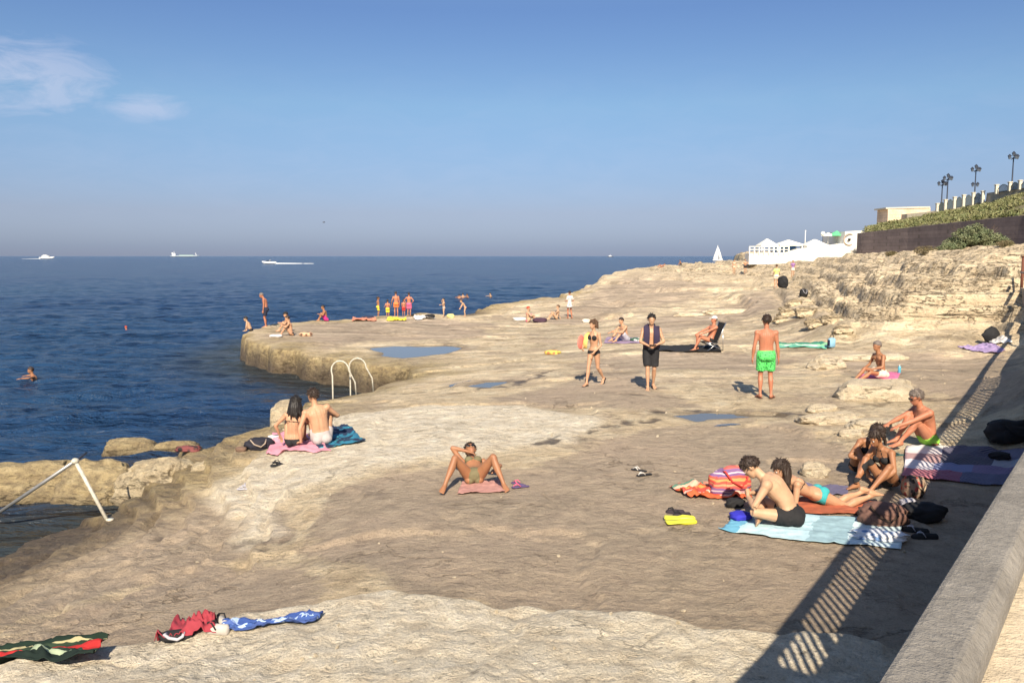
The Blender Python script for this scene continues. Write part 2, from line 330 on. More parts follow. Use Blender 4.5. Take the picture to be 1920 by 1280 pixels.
# ------------------------------------------------------------ materials
def newmat(name):
    m = bpy.data.materials.new(name); m.use_nodes = True; t = m.node_tree; b = t.nodes['Principled BSDF']
    return m, t, b
def noise(t, scale, detail=4, rough=.5, vec=None, dist=0.0):
    n = t.nodes.new('ShaderNodeTexNoise'); n.inputs['Scale'].default_value = scale; n.inputs['Detail'].default_value = detail
    n.inputs['Roughness'].default_value = rough; n.inputs['Distortion'].default_value = dist
    if vec is not None: t.links.new(vec, n.inputs['Vector'])
    return n.outputs['Fac']
def objco(t, scale=(1, 1, 1)):
    c = t.nodes.new('ShaderNodeTexCoord'); m = t.nodes.new('ShaderNodeMapping'); m.inputs['Scale'].default_value = scale
    t.links.new(c.outputs['Object'], m.inputs['Vector']); return m.outputs[0]
def bump(t, b, h, strength=.5, dist=.02):
    n = t.nodes.new('ShaderNodeBump'); n.inputs['Strength'].default_value = strength; n.inputs['Distance'].default_value = dist
    t.links.new(h, n.inputs['Height']); t.links.new(n.outputs[0], b.inputs['Normal']); return n
_mc = {}
def M(name, col, rough=.6, metal=0.0, var=.12, vs=9.0, bs=.3, bd=.004, bscale=60.0, spec=.4):
    k = name
    if k in _mc: return _mc[k]
    m, t, b = newmat(name); v = objco(t)
    f = ramp(t, noise(t, vs, 4, .6, v), [(.3, 1 - var), (.7, 1 + var)])
    c = mixc(t, 1.0, tuple(col), f, 'MULTIPLY'); t.links.new(c, b.inputs['Base Color'])
    b.inputs['Roughness'].default_value = rough; b.inputs['Metallic'].default_value = metal; b.inputs['Specular IOR Level'].default_value = spec
    bump(t, b, noise(t, bscale, 3, .6, v), bs, bd); _mc[k] = m; return m
def rock_nodes(t, b, grey, dark, alg, pale, hill, v):
    def mapped(sc, rz=0.0):
        mp = t.nodes.new('ShaderNodeMapping'); mp.inputs['Scale'].default_value = sc; mp.inputs['Rotation'].default_value = (0, 0, R(rz)); t.links.new(v, mp.inputs['Vector']); return mp.outputs[0]
    vl = mapped((.8, 1.15, 2.2), -14)
    big = noise(t, .42, 8, .62, v); mid = noise(t, 1.6, 9, .66, vl, .25); mid2 = noise(t, 3.7, 8, .68, mapped((1, 1.2, 1.6), 20)); fine = noise(t, 12, 7, .7, v); grit = noise(t, 48, 4, .7, v)
    strat = noise(t, 1.3, 8, .66, mapped((.35, .8, 4.5), -14), .2)
    lime = ramp(t, mid, [(.24, (.42, .32, .20)), (.38, (.58, .46, .30)), (.50, (.70, .57, .38)), (.62, (.76, .65, .46)), (.78, (.80, .72, .54))])
    conc = ramp(t, mid2, [(.26, (.25, .205, .155)), (.42, (.365, .295, .215)), (.54, (.435, .35, .252)), (.68, (.51, .415, .30)), (.8, (.62, .52, .385))])
    conc = mixc(t, ramp(t, big, [(.42, 0.0), (.62, .65)]), conc, (.48, .375, .275))
    gm = mathn(t, 'ADD', grey, mathn(t, 'ADD', mathn(t, 'MULTIPLY', mathn(t, 'SUBTRACT', mid, .5), 2.0), mathn(t, 'ADD', mathn(t, 'MULTIPLY', mathn(t, 'SUBTRACT', mid2, .5), 1.6), mathn(t, 'MULTIPLY', mathn(t, 'SUBTRACT', fine, .5), .7)))); gm = ramp(t, gm, [(.26, 0.0), (.66, 1.0)])
    patch = mathn(t, 'MULTIPLY', ramp(t, mathn(t, 'ADD', mathn(t, 'MULTIPLY', big, .6), mathn(t, 'MULTIPLY', mid2, .4)), [(.50, 0.0), (.56, .75)]), mathn(t, 'SUBTRACT', 1.0, mathn(t, 'MAXIMUM', pale, mathn(t, 'MULTIPLY', hill, .8))))
    gm = mathn(t, 'MAXIMUM', gm, patch)
    c = mixc(t, gm, lime, conc)
    gp = t.nodes.new('ShaderNodeNewGeometry'); gs = t.nodes.new('ShaderNodeSeparateXYZ'); t.links.new(gp.outputs['Position'], gs.inputs[0]); farf = mathn(t, 'MULTIPLY', mathn(t, 'SUBTRACT', gs.outputs[1], 16.0), .1, clamp=True)
    stk = noise(t, 1.0, 9, .68, mapped((.16, .95, 1.5), -6)); c = mixc(t, farf, c, mixc(t, 1.0, c, ramp(t, stk, [(.34, .58), (.44, .86), (.52, 1.02), (.58, 1.28), (.66, 1.42)]), 'MULTIPLY'))
    c = mixc(t, mathn(t, 'MULTIPLY', pale, .9), c, ramp(t, mid2, [(.28, (.56, .47, .345)), (.40, (.74, .64, .48)), (.52, (.86, .77, .60)), (.70, (.90, .83, .69))]))
    c = mixc(t, mathn(t, 'MULTIPLY', hill, .85), c, ramp(t, mathn(t, 'ADD', mathn(t, 'MULTIPLY', strat, .55), mathn(t, 'MULTIPLY', mid2, .45)), [(.34, (.38, .285, .18)), (.43, (.62, .49, .32)), (.52, (.78, .64, .43)), (.7, (.84, .74, .55))]))
    c = mixc(t, mathn(t, 'MULTIPLY', alg, .78), c, ramp(t, mid2, [(.30, (.08, .062, .032)), (.44, (.24, .175, .075)), (.54, (.42, .32, .14)), (.72, (.60, .49, .27))]))
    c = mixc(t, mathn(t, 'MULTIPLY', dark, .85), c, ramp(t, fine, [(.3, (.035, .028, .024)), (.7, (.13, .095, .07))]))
    # dark stains and narrow cracks
    st = mathn(t, 'MULTIPLY', ramp(t, noise(t, 2.6, 9, .72, v), [(.55, 0.0), (.66, .5)]), mathn(t, 'SUBTRACT', 1.0, mathn(t, 'MULTIPLY', pale, .8))); c = mixc(t, st, c, (.20, .155, .12))
    cr = noise(t, .8, 8, .6, mapped((.8, 1.3, 3.0), -20)); crk = ramp(t, mathn(t, 'ABSOLUTE', mathn(t, 'SUBTRACT', cr, .5)), [(0.0, 1.0), (.004, .8), (.011, 0.0)])
    gate = ramp(t, noise(t, .45, 3, .5, v), [(.50, 0.0), (.60, 1.0)]); gate = mathn(t, 'MAXIMUM', gate, mathn(t, 'MULTIPLY', hill, .75)); cr2 = noise(t, .55, 8, .62, mapped((.35, 1.0, 5.0), -10)); crk = mathn(t, 'MAXIMUM', crk, mathn(t, 'MULTIPLY', hill, ramp(t, mathn(t, 'ABSOLUTE', mathn(t, 'SUBTRACT', cr2, .47)), [(0.0, 1.0), (.006, .9), (.014, 0.0)]))); crk = mathn(t, 'MULTIPLY', crk, mathn(t, 'MULTIPLY', gate, mathn(t, 'ADD', .35, mathn(t, 'MULTIPLY', hill, .6)))); c = mixc(t, crk, c, (.085, .06, .04))
    sp = ramp(t, fine, [(.28, .50), (.40, .95), (.60, 1.03), (.8, 1.15)]); c = mixc(t, mathn(t, 'SUBTRACT', 1.0, mathn(t, 'MULTIPLY', grey, .45)), c, sp, 'MULTIPLY')
    pit = noise(t, 6.5, 8, .76, mapped((.8, 1.1, 1.6), 12)); c = mixc(t, mathn(t, 'SUBTRACT', 1.0, mathn(t, 'MULTIPLY', grey, .35)), c, ramp(t, pit, [(.33, .48), (.42, .95), (.58, 1.0), (.68, 1.32)]), 'MULTIPLY')
    gr = ramp(t, grit, [(.32, .74), (.5, 1.0), (.75, 1.14)]); c = mixc(t, .8, c, gr, 'MULTIPLY')
    t.links.new(c, b.inputs['Base Color'])
    t.links.new(mathn(t, 'SUBTRACT', .92, mathn(t, 'MULTIPLY', dark, .45)), b.inputs['Roughness']); b.inputs['Specular IOR Level'].default_value = .25
    h = mathn(t, 'ADD', mathn(t, 'MULTIPLY', fine, .5), mathn(t, 'ADD', mathn(t, 'MULTIPLY', grit, .18), mathn(t, 'ADD', mathn(t, 'MULTIPLY', mid2, 1.1), mathn(t, 'MULTIPLY', mid, .7))))
    h = mathn(t, 'MULTIPLY', h, mathn(t, 'SUBTRACT', 1.0, mathn(t, 'MULTIPLY', grey, .5)))
    h = mathn(t, 'SUBTRACT', mathn(t, 'ADD', h, mathn(t, 'MULTIPLY', pit, .7)), mathn(t, 'MULTIPLY', crk, .8))
    bump(t, b, h, 1.0, .11)
def rock_mat():
    m, t, b = newmat('limestone'); v = objco(t)
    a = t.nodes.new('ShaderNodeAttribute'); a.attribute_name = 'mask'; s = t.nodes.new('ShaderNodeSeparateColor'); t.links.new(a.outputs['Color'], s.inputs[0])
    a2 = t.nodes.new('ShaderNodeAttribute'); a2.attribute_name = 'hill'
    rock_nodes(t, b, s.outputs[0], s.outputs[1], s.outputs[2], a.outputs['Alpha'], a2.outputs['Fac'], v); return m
def boulder_mat(name, alg=.0, pale=.6, hill=0.3):
    m, t, b = newmat(name); v = objco(t); z = t.nodes.new('ShaderNodeNewGeometry'); s = t.nodes.new('ShaderNodeSeparateXYZ'); t.links.new(z.outputs['Position'], s.inputs[0])
    wet = ramp(t, mathn(t, 'ADD', s.outputs[2], 2.0), [(.62, 1.0), (.86, 0.0)]) if alg else 0.0
    def val(x):
        n = t.nodes.new('ShaderNodeValue'); n.outputs[0].default_value = x; return n.outputs[0]
    rock_nodes(t, b, val(0), mathn(t, 'MULTIPLY', wet, .7) if alg else val(0), val(alg), val(pale), val(hill), v); return m
ROCK = rock_mat(); BOULD = boulder_mat('dry_limestone'); BOULD_WET = boulder_mat('wet_limestone', .92, .25, .3)

def sea_mat():
    m, t, b = newmat('sea_water'); v = objco(t)
    a = t.nodes.new('ShaderNodeAttribute'); a.attribute_name = 'shallow'
    big = noise(t, .035, 4, .6, objco(t, (1, .45, 1)))
    c = mixc(t, ramp(t, big, [(.35, 0.0), (.65, 1.0)]), (.015, .040, .106), (.017, .051, .114))
    c = mixc(t, a.outputs['Fac'], c, (.030, .034, .028)); t.links.new(c, b.inputs['Base Color'])
    b.inputs['Roughness'].default_value = .14; b.inputs['IOR'].default_value = 1.33; b.inputs['Specular IOR Level'].default_value = .13
    n1 = noise(t, .9, 5, .6, objco(t, (.55, 1.3, 1)), .6); n2 = noise(t, 4.0, 4, .6, objco(t, (.6, 1.2, 1)), .4); n0 = noise(t, .12, 4, .6, objco(t, (.5, 1.2, 1)), .6)
    h = mathn(t, 'ADD', mathn(t, 'ADD', mathn(t, 'MULTIPLY', n1, 1.15), mathn(t, 'MULTIPLY', n2, .14)), mathn(t, 'MULTIPLY', n0, 3.4))
    bump(t, b, h, 1.0, .95); return m
SEAM = sea_mat()
def pool_mat():
    m, t, b = newmat('pool_water'); b.inputs['Base Color'].default_value = (.11, .095, .075, 1); b.inputs['Roughness'].default_value = .04; b.inputs['Specular IOR Level'].default_value = .45
    b.inputs['IOR'].default_value = 1.4
    bump(t, b, noise(t, 6, 3, .5, objco(t)), .06, .01); return m

# ------------------------------------------------------------ ground
def fan(y0, y1, rows, cols, a0, a1, ys=None):
    ys = y0 * np.exp(np.linspace(0, math.log(y1 / y0), rows)) if ys is None else ys; ta = np.tan(np.linspace(R(a0), R(a1), cols))
    X = ys[:, None] * ta[None]; Y = np.repeat(ys[:, None], cols, 1)
    i = np.arange((rows - 1) * (cols - 1)); r = i // (cols - 1); c = i % (cols - 1); k = r * cols + c
    return X.ravel(), Y.ravel(), np.stack([k, k + 1, k + cols + 1, k + cols], 1)
ROWS = np.concatenate([np.geomspace(1.2, 5, 130, endpoint=False), np.geomspace(5, 13.5, 300, endpoint=False), np.linspace(13.5, 18, 150, endpoint=False), np.linspace(18, 24, 150, endpoint=False), np.linspace(24, 42, 480, endpoint=False), np.geomspace(42, 80, 260, endpoint=False), np.geomspace(80, 230, 200)])
X, Y, F = fan(1.2, 230, len(ROWS), 920, -50, 52, ROWS)
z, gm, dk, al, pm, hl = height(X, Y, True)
keep = (z > -2.6)
fk = keep[F].any(1); F = F[fk]; used = np.zeros(len(X), bool); used[F.ravel()] = True; idx = np.cumsum(used) - 1
ground = mesh_np('rocky_ground', np.stack([X, Y, z], 1)[used], idx[F], ROCK); tag(ground, kind='structure')
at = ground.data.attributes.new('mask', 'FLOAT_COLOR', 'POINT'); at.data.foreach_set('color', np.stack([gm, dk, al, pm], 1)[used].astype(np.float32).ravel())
at = ground.data.attributes.new('hill', 'FLOAT', 'POINT'); at.data.foreach_set('value', hl[used].astype(np.float32))
# sea
X, Y, F = fan(5.0, 24000, 1500, 640, -60, 50)
sdl = sdf(X, Y, COAST); near = np.clip(60 / np.maximum(Y, 1), 0, 1)
wv = .16 * fbm(X * .16, Y * .42, 3, 1) + .17 * fbm(X * .42 + .12 * Y, Y * 1.1, 3, 2) * np.clip(90 / Y, 0, 1) + .06 * fbm(X * 1.2 - .3 * Y, Y * 2.6, 3, 4) * np.clip(45 / Y, 0, 1)
Z = SEA + wv * (.35 + .65 * near) * sstep(3, 400, 460 - Y + 3) * (1 - .55 * sstep(-6, 0, sdl))
o = mesh_np('sea', np.stack([X, Y, Z], 1), F, SEAM); tag(o, kind='structure')
at = o.data.attributes.new('shallow', 'FLOAT', 'POINT'); at.data.foreach_set('value', np.clip(sstep(-4.5, -.4, sdl + 1.2 * fbm(X * .4, Y * .4, 3, 6)) * .85, 0, 1).astype(np.float32))
seabed = MB(); seabed.add([(-400, -60, -3.2), (600, -60, -3.2), (600, 500, -3.2), (-400, 500, -3.2)], [(0, 1, 2, 3)])
tag(seabed.build('seabed', M('seabed_rock', (.08, .08, .06), .9)), kind='structure')
PM = pool_mat()
for (nm, pp, pz), (wp, _) in zip(POOLS, _pools):
    n = 60; pts = np.array(wp); cx, cy = pts.mean(0)
    xs = np.linspace(pts[:, 0].min() - .5, pts[:, 0].max() + .5, 60); ys = np.linspace(pts[:, 1].min() - .5, pts[:, 1].max() + .5, 60)
    GX, GY = np.meshgrid(xs, ys); s_ = sdf(GX, GY, wp).ravel(); i = np.arange(59 * 59); k = (i // 59) * 60 + i % 59; F = np.stack([k, k + 1, k + 61, k + 60], 1)
    F = F[(s_[F] > -.45).all(1)]
    o = mesh_np('puddle', np.stack([GX.ravel(), GY.ravel(), np.full(3600, pz - .012)], 1), F, PM); tag(o, kind='structure')
# breaking foam at the shore
def foam(name, px, seed):
    pts = [np.array(P(u, v, SEA + .12)) for u, v in px]; m = MB(); rnd = random.Random(seed)
    for a, b in zip(pts[:-1], pts[1:]):
        for k in range(14):
            p = a + (b - a) * rnd.random() + np.array([rnd.uniform(-.3, .3), rnd.uniform(-.5, .5), 0]); m.ell(p, (rnd.uniform(.2, .5), rnd.uniform(.15, .35), rnd.uniform(.04, .16)), n=8, m=5)
    tag(m.build(name, M('foam_white', (.85, .87, .88), .8, bs=.6, bd=.03, bscale=12), smooth=True), kind='stuff', label='white breaking foam along the rocky shore', cat='foam')
foam('breaking_foam', [(925, 577), (950, 573), (975, 569)], 3)

# ------------------------------------------------------------ boulders
def boulder(name, label, c, r, rz=0, seed=0, mat=None, flat=.75, sub=5, amp=.22, group=None):
    bm = bmesh.new(); bmesh.ops.create_icosphere(bm, subdivisions=sub, radius=1); V = np.array([v.co[:] for v in bm.verts]); F = np.array([[v.index for v in f.verts] for f in bm.faces]); bm.free()
    rs = np.random.RandomState(seed)
    V = np.sign(V) * np.abs(V) ** flat; V /= np.abs(V).max(0)
    n = fbm(V[:, 0] * 1.3 + seed, V[:, 1] * 1.3 + V[:, 2] * 1.7, 4, seed) * amp + fbm(V[:, 0] * 5 + seed + V[:, 2] * 3, V[:, 1] * 5 - V[:, 2] * 4, 3, seed + 1) * amp * .28
    for k in range(7):                            # chipped flat facets
        d = rs.randn(3); d[2] = abs(d[2]) * .6; d /= np.linalg.norm(d); h = V @ d; lim = rs.uniform(.72, .95); V = V - np.outer(np.maximum(h - lim, 0) * .75, d)
    V = V * (1 + n[:, None]) * np.array(r)
    o = mesh_np(name, V, F, mat or BOULD); o.location = c; o.rotation_euler = (0, 0, rz); tag(o, label, 'rock', group); return o
def bat(u, v, r, name='boulder', label='', sink=.5, **k):
    p = G(u, v); return boulder(name, label, (p[0], p[1], p[2] + r[2] * (1 - sink) - .02), r, **k)
boulder('boulder', 'long yellow boulder slab across the small inlet at the left edge', (*P(30, 905, -1.15)[:2], -1.38), (1.75, .75, .62), R(8), 4, BOULD_WET, .55, 6, amp=.26, group='yellow boulders around the inlet')
boulder('boulder', 'round yellow boulder in the middle of the inlet behind the slanted handrail', (*P(196, 915, -1.2)[:2], -1.42), (.78, .62, .68), R(-5), 9, BOULD_WET, .6, 6, amp=.24, group='yellow boulders around the inlet')
boulder('boulder', 'low wet boulder awash in the sea beyond the inlet', (*P(250, 848, SEA)[:2], -1.38), (.72, .4, .3), R(4), 12, BOULD_WET, .6, amp=.15)
boulder('boulder', 'small half submerged rock beside the wet boulder beyond the inlet', (*P(335, 846, SEA)[:2], -1.38), (.55, .3, .24), R(10), 33, BOULD_WET, .7, amp=.2)
boulder('boulder', 'upright rounded rock on the shore beside the seated couple', (*P(537, 800, -.5)[:2], -.42), (.34, .42, .52), 0, 21, boulder_mat('shore_limestone', .35, .5, .2), .65, amp=.12)
boulder('boulder', 'big pale rounded boulder joining the shore at the right end of the inlet', (*P(312, 900, -1.0)[:2], -1.02), (.95, .66, .52), R(-14), 51, boulder_mat('inlet_limestone', .55, .55, .2), .6, 6, amp=.24, group='yellow boulders around the inlet')
boulder('boulder', 'squat pale boulder on the shore just right of the big rounded one', (*P(398, 886, -.75)[:2], -.88), (.50, .40, .30), R(10), 53, bpy.data.materials['inlet_limestone'], .6, 6, amp=.26, group='yellow boulders around the inlet')
bat(1528, 892, (.20, .14, .13), 'stone', 'loose pale stone on the platform behind the boy in black shorts', .25, seed=5, amp=.2)
bat(1597, 818, (.23, .11, .09), 'stone', 'flat yellow stone lying beside the low rock step', .3, seed=8, amp=.12)
bat(1550, 688, (.55, .5, .26), 'rock_outcrop', 'rough outcrop of pale rock between the green shorts man and the pink towel', .55, seed=11, amp=.2)
bat(1625, 672, (1.3, .5, .13), 'rock_outcrop', 'low pale rock hump behind the person on the pink towel', .6, seed=14, amp=.2)
bat(1645, 742, (.95, .45, .24), 'rock_outcrop', 'pale rock ledge the person on the pink towel sits on', .5, seed=17, amp=.14, flat=.55)
bat(1560, 790, (.62, .3, .13), 'rock_outcrop', 'low broken rock step left of the man in lime briefs', .5, seed=19, amp=.2, flat=.6)
bat(1660, 800, (.75, .28, .12), 'rock_outcrop', 'low rock step behind the seated group', .55, seed=24, amp=.2, flat=.6)
bat(1540, 770, (.3, .22, .11), 'rock_outcrop', 'small pale rock lump above the broken rock step', .4, seed=29, amp=.2)
bat(1365, 588, (1.3, .4, .2), 'boulder', 'pale blocks at the foot of the grey ramp', .4, seed=31, amp=.3)
bat(1290, 592, (.9, .4, .14), 'boulder', 'flat pale slab left of the blocks below the ramp', .5, seed=37, amp=.25)
for i, (u, v, s_) in enumerate([(1478, 592, .34), (1490, 572, .28), (1512, 592, .36), (1532, 612, .3), (1464, 603, .22), (1562, 604, .28), (1579, 622, .24)]):
    bat(u, v, (s_ * 1.3, s_, s_ * .7), 'boulder', ['jagged block at the left foot of the rocky slope', 'small block above the left foot of the slope', 'block below the dark hollow in the slope', 'block in front of the rocky slope, behind the blue cap', 'smallest block at the left end of the slope', 'block half way along the rocky face', 'block under the middle of the rocky face'][i], .35, seed=40 + i * 3, amp=.42, sub=5, flat=.5, mat=boulder_mat('hill_limestone%d' % (i % 2), 0.0, .1, .9) if i < 2 else bpy.data.materials['hill_limestone%d' % (i % 2)], group='blocks along the foot of the rocky slope')
# loose pebbles lying on the rock
rp_ = np.random.RandomState(11); pb = MB()
for k in range(110):
    yy = 5.5 * math.exp(rp_.rand() * 1.6); xx = yy * rp_.uniform(-.45, .6)
    if float(sdf(np.array([xx]), np.array([yy]), COAST)[0]) < .6: continue
    r_ = rp_.uniform(.006, .017) * (1 + yy / 25); A_ = rp_.randn(3, 3); A_, _ = np.linalg.qr(A_); pb.ell((xx, yy, H(xx, yy) + r_ * .3), (r_ * rp_.uniform(.9, 1.6), r_, r_ * .6), A_, 7, 5)
tag(pb.build('pebbles', BOULD), 'small pale pebbles scattered over the rock platform', 'pebbles', kind='stuff')
# ------------------------------------------------------------ people
def skin_mat(name, col, rosy=0.0):
    if name in _mc: return _mc[name]
    m, t, b = newmat(name); v = objco(t)
    f = ramp(t, noise(t, 5, 4, .6, v), [(.3, .86), (.7, 1.12)]); c = mixc(t, 1.0, col, f, 'MULTIPLY')
    c = mixc(t, mathn(t, 'MULTIPLY', ramp(t, noise(t, 3.2, 3, .5, v, .3), [(.45, 0.0), (.7, 1.0)]), .22 + rosy), c, (col[0] * 1.05, col[1] * .72, col[2] * .66))
    t.links.new(c, b.inputs['Base Color']); b.inputs['Roughness'].default_value = .52; b.inputs['Specular IOR Level'].default_value = .4
    b.inputs['Subsurface Weight'].default_value = .08; b.inputs['Subsurface Radius'].default_value = (.02, .008, .004); b.inputs['Subsurface Scale'].default_value = .5
    bump(t, b, noise(t, 90, 3, .6, v), .15, .002); _mc[name] = m; return m
SK = dict(pale=skin_mat('pale_skin', (.50, .315, .195)), fair=skin_mat('fair_skin', (.48, .275, .165)), tan=skin_mat('tanned_skin', (.33, .155, .078)), red=skin_mat('reddened_skin', (.42, .175, .10), .2), brown=skin_mat('brown_skin', (.25, .12, .06)))
HAIRC = dict(black=M('black_hair', (.018, .015, .014), .45, bs=.8, bd=.006, bscale=140), dark=M('dark_brown_hair', (.035, .022, .016), .5, bs=.8, bd=.006, bscale=140), brown=M('brown_hair', (.10, .055, .03), .55, bs=.8, bd=.006, bscale=140),
 grey=M('grey_brown_hair', (.17, .14, .12), .6, bs=.8, bd=.006, bscale=140), red=M('reddish_hair', (.42, .06, .03), .6, bs=.8, bd=.006, bscale=140))
DARKM = M('dark_lens', (.01, .01, .012), .15, spec=.6); EYEW = M('eye_white', (.7, .68, .64), .3); LIP = M('lip', (.42, .16, .12), .5)
def unit(a): a = np.array(a, float); return a / (np.linalg.norm(a) + 1e-12)
def ik(a, t, l1, l2, pole):
    a = np.array(a, float); t = np.array(t, float); d = t - a; L_ = np.linalg.norm(d); mx = (l1 + l2) * .999
    if L_ > mx: t = a + d / L_ * mx; L_ = mx
    L_ = max(L_, abs(l1 - l2) * 1.05 + .02); u = unit(t - a); t = a + u * L_
    p = np.array(pole, float); p = p - u * (p @ u); p = unit(p); x = (l1 * l1 - l2 * l2 + L_ * L_) / (2 * L_); h = math.sqrt(max(l1 * l1 - x * x, 0))
    return a + u * x + p * h, t
def perp(t, ref):
    ref = np.array(ref, float); r = ref - t * (ref @ t); return unit(r) if np.linalg.norm(r) > 1e-4 else unit(np.cross(t, (1, .3, .2)))
_rs = bpy.data.scenes.new('remesh_tmp')
def remesh(V, F, vox, it=3):
    me = bpy.data.meshes.new('t'); me.from_pydata([tuple(p) for p in V], [], [tuple(f) for f in F]); me.update()
    o = bpy.data.objects.new('t', me); _rs.collection.objects.link(o); md = o.modifiers.new('r', 'REMESH'); md.mode = 'VOXEL'; md.voxel_size = vox
    vl = _rs.view_layers[0]; vl.update(); dg = vl.depsgraph; dg.update(); ev = o.evaluated_get(dg); m2 = ev.to_mesh()
    n = len(m2.vertices); v = np.empty(n * 3, np.float32); m2.vertices.foreach_get('co', v); v = v.reshape(-1, 3).astype(float)
    nl = len(m2.loops); li = np.empty(nl, np.int32); m2.loops.foreach_get('vertex_index', li); f = li.reshape(-1, 4).astype(np.int64)
    ev.to_mesh_clear(); _rs.collection.objects.unlink(o); bpy.data.objects.remove(o); bpy.data.meshes.remove(me)
    a = np.concatenate([f[:, 0], f[:, 1], f[:, 2], f[:, 3]]); b = np.concatenate([f[:, 1], f[:, 2], f[:, 3], f[:, 0]])
    cnt = np.maximum(np.bincount(np.concatenate([a, b]), minlength=n), 1)[:, None]
    for k in range(it):
        for lam in (.6, -.35):                     # smooth, then give the volume back
            s = np.stack([np.bincount(np.concatenate([a, b]), np.concatenate([v[b, i], v[a, i]]), n) for i in range(3)], 1) / cnt; v = v + lam * (s - v)
    return v, f
def vnormals(v, f):
    nn = np.cross(v[f[:, 2]] - v[f[:, 0]], v[f[:, 3]] - v[f[:, 1]]); r = np.zeros_like(v)
    for k in range(4):
        for i in range(3): r[:, i] += np.bincount(f[:, k], nn[:, i], len(v))
    return r / (np.linalg.norm(r, axis=1, keepdims=True) + 1e-12)
def limb(m, a, b, prof, ref, n=12, bulge=0.0):
    # prof: (t, ra, rb) along a->b; ref = direction of axis a; bulge shifts the middle along ref
    a = np.array(a, float); b = np.array(b, float); t = unit(b - a); A = perp(t, ref); B = np.cross(t, A)
    m.loft([(a + (b - a) * p[0] + A * (bulge * math.sin(math.pi * min(max(p[0], 0), 1)) + (p[3] if len(p) > 3 else 0)), A, B, p[1], p[2]) for p in prof], n)
def person(pos, yaw, label, pose, h=1.75, sex='m', skin='fair', hair='short', hairc='dark', wear=(), build=1.0, vox=.012, name='person', cat='person', group=None, extras=None, tilt=None):
    s = h / 1.75; fem = sex == 'f'; kid = sex == 'k'
    g = dict(pel=(0, 0, .93), up=(0, 0, 1), ch=None, lat=(1, 0, 0), latc=None, face=(0, 1, 0), hup=None, neck=None, hl=(-.25, .03, .84), hr=(.25, .03, .84), el=(-.3, -1, 0), er=(.3, -1, 0),
             fl=(-.1, 0, .085), fr=(.1, 0, .085), kl=(0, 1, 0), kr=(0, 1, 0), tl=(-.15, 1, -.06), tr=(.15, 1, -.06), pl=(1, 0, 0), pr=(-1, 0, 0), curl=.5, hdl=None, hdr=None)
    g.update(pose)
    K = 1.0 if not kid else .96
    up = unit(g['up']); ch = unit(g['ch'] if g['ch'] is not None else g['up']); lat = unit(np.array(g['lat'], float)); lat = perp(up, lat)
    latc = perp(ch, g['latc'] if g['latc'] is not None else lat)
    p0 = np.array(g['pel'], float); p1 = p0 + up * .17; p2 = p1 + unit(up + ch) * .14; p3 = p2 + ch * .19
    fwd0 = np.cross(up, lat); fwdc = np.cross(ch, latc)
    nk = unit(g['neck'] if g['neck'] is not None else ch * .85 + fwdc * .12 + np.array((0, 0, .25)))
    hu = unit(g['hup'] if g['hup'] is not None else nk + np.array((0, 0, .6))); Fd = perp(hu, g['face']); Lh = np.cross(Fd, hu)
    hs = 1.08 if not kid else 1.32
    hc = p3 + nk * .085 + hu * .115 * hs
    bw = build * (.93 if fem else 1.0); wst = .80 if fem else .93
    m = MB()
    def T(c, L_, f, w, d): return (c, L_, f, w * bw, d * bw)
    B_ = [T(p0 - up * .115, lat, fwd0, .05, .04), T(p0 - up * .09, lat, fwd0, .13, .085), T(p0 - up * .03, lat, fwd0, .172 if fem else .16, .108), T(p0 + up * .05, lat, fwd0, .165 if fem else .155, .105), T(p0 + up * .12, lat, fwd0, .15 * wst, .10 * wst),
         T(p1 + up * .02, lat, fwd0, .148 * wst, .102 * wst), T(p2 - up * .02, latc, fwdc, .148 * (.9 if fem else 1), .108), T(p2 + ch * .05, latc, fwdc, .162 * (.9 if fem else 1.03), .115), T(p2 + ch * .11, latc, fwdc, .172 * (.88 if fem else 1.03), .112),
         T(p3 - ch * .035, latc, fwdc - ch * .05, .165 * (.88 if fem else 1.02), .088), T(p3, latc, fwdc, .118, .068), T(p3 + nk * .03, latc, fwdc, .068, .06)]
    m.loft(B_, 20)
    nr = .054 if not fem else .047
    m.loft([(p3 - nk * .03, latc, fwdc, .07, .062), (p3 + nk * .05, latc, fwdc, nr, nr * 1.02), (hc - hu * .06 * hs - Fd * .01, Lh, Fd, nr * .97, nr * 1.05), (hc - hu * .02, Lh, Fd, nr * .8, nr * .8)], 14)
    # shoulders, pectorals, buttocks
    shw = (.158 if fem else .182) * (build ** .5); SL = p3 - latc * shw - ch * .045; SR = p3 + latc * shw - ch * .045
    sh_pos = {}
    for sd_, S_ in ((-1, SL), (1, SR)):
        m.ell(S_ , (.062 * bw, .062 * bw, .058 * bw), (latc, fwdc, ch)); m.ell((S_ + p3) / 2 + ch * .016, (.08, .045, .035), (unit(latc * sd_ - ch * .35), fwdc, ch))
        if fem: m.ell(p2 + ch * .055 + latc * sd_ * .068 + fwdc * .088, (.062, .052, .058), (latc, fwdc, ch))
        elif not kid: m.ell(p2 + ch * .095 + latc * sd_ * .075 + fwdc * .075, (.075, .036, .055), (latc, fwdc, ch))
        m.ell(p2 + ch * .08 + latc * sd_ * .085 - fwdc * .07, (.06, .04, .075), (latc, fwdc, ch))
        m.ell(p0 - up * .045 + lat * sd_ * .07 - fwd0 * .065, (.082 * bw, .075 * bw, .082 * bw), (lat, fwd0, up))
    # head
    q = hs
    m.ell(hc + hu * .022 * q - Fd * .012 * q, (.074 * q, .094 * q, .092 * q), (Lh, Fd, hu), 18, 14)
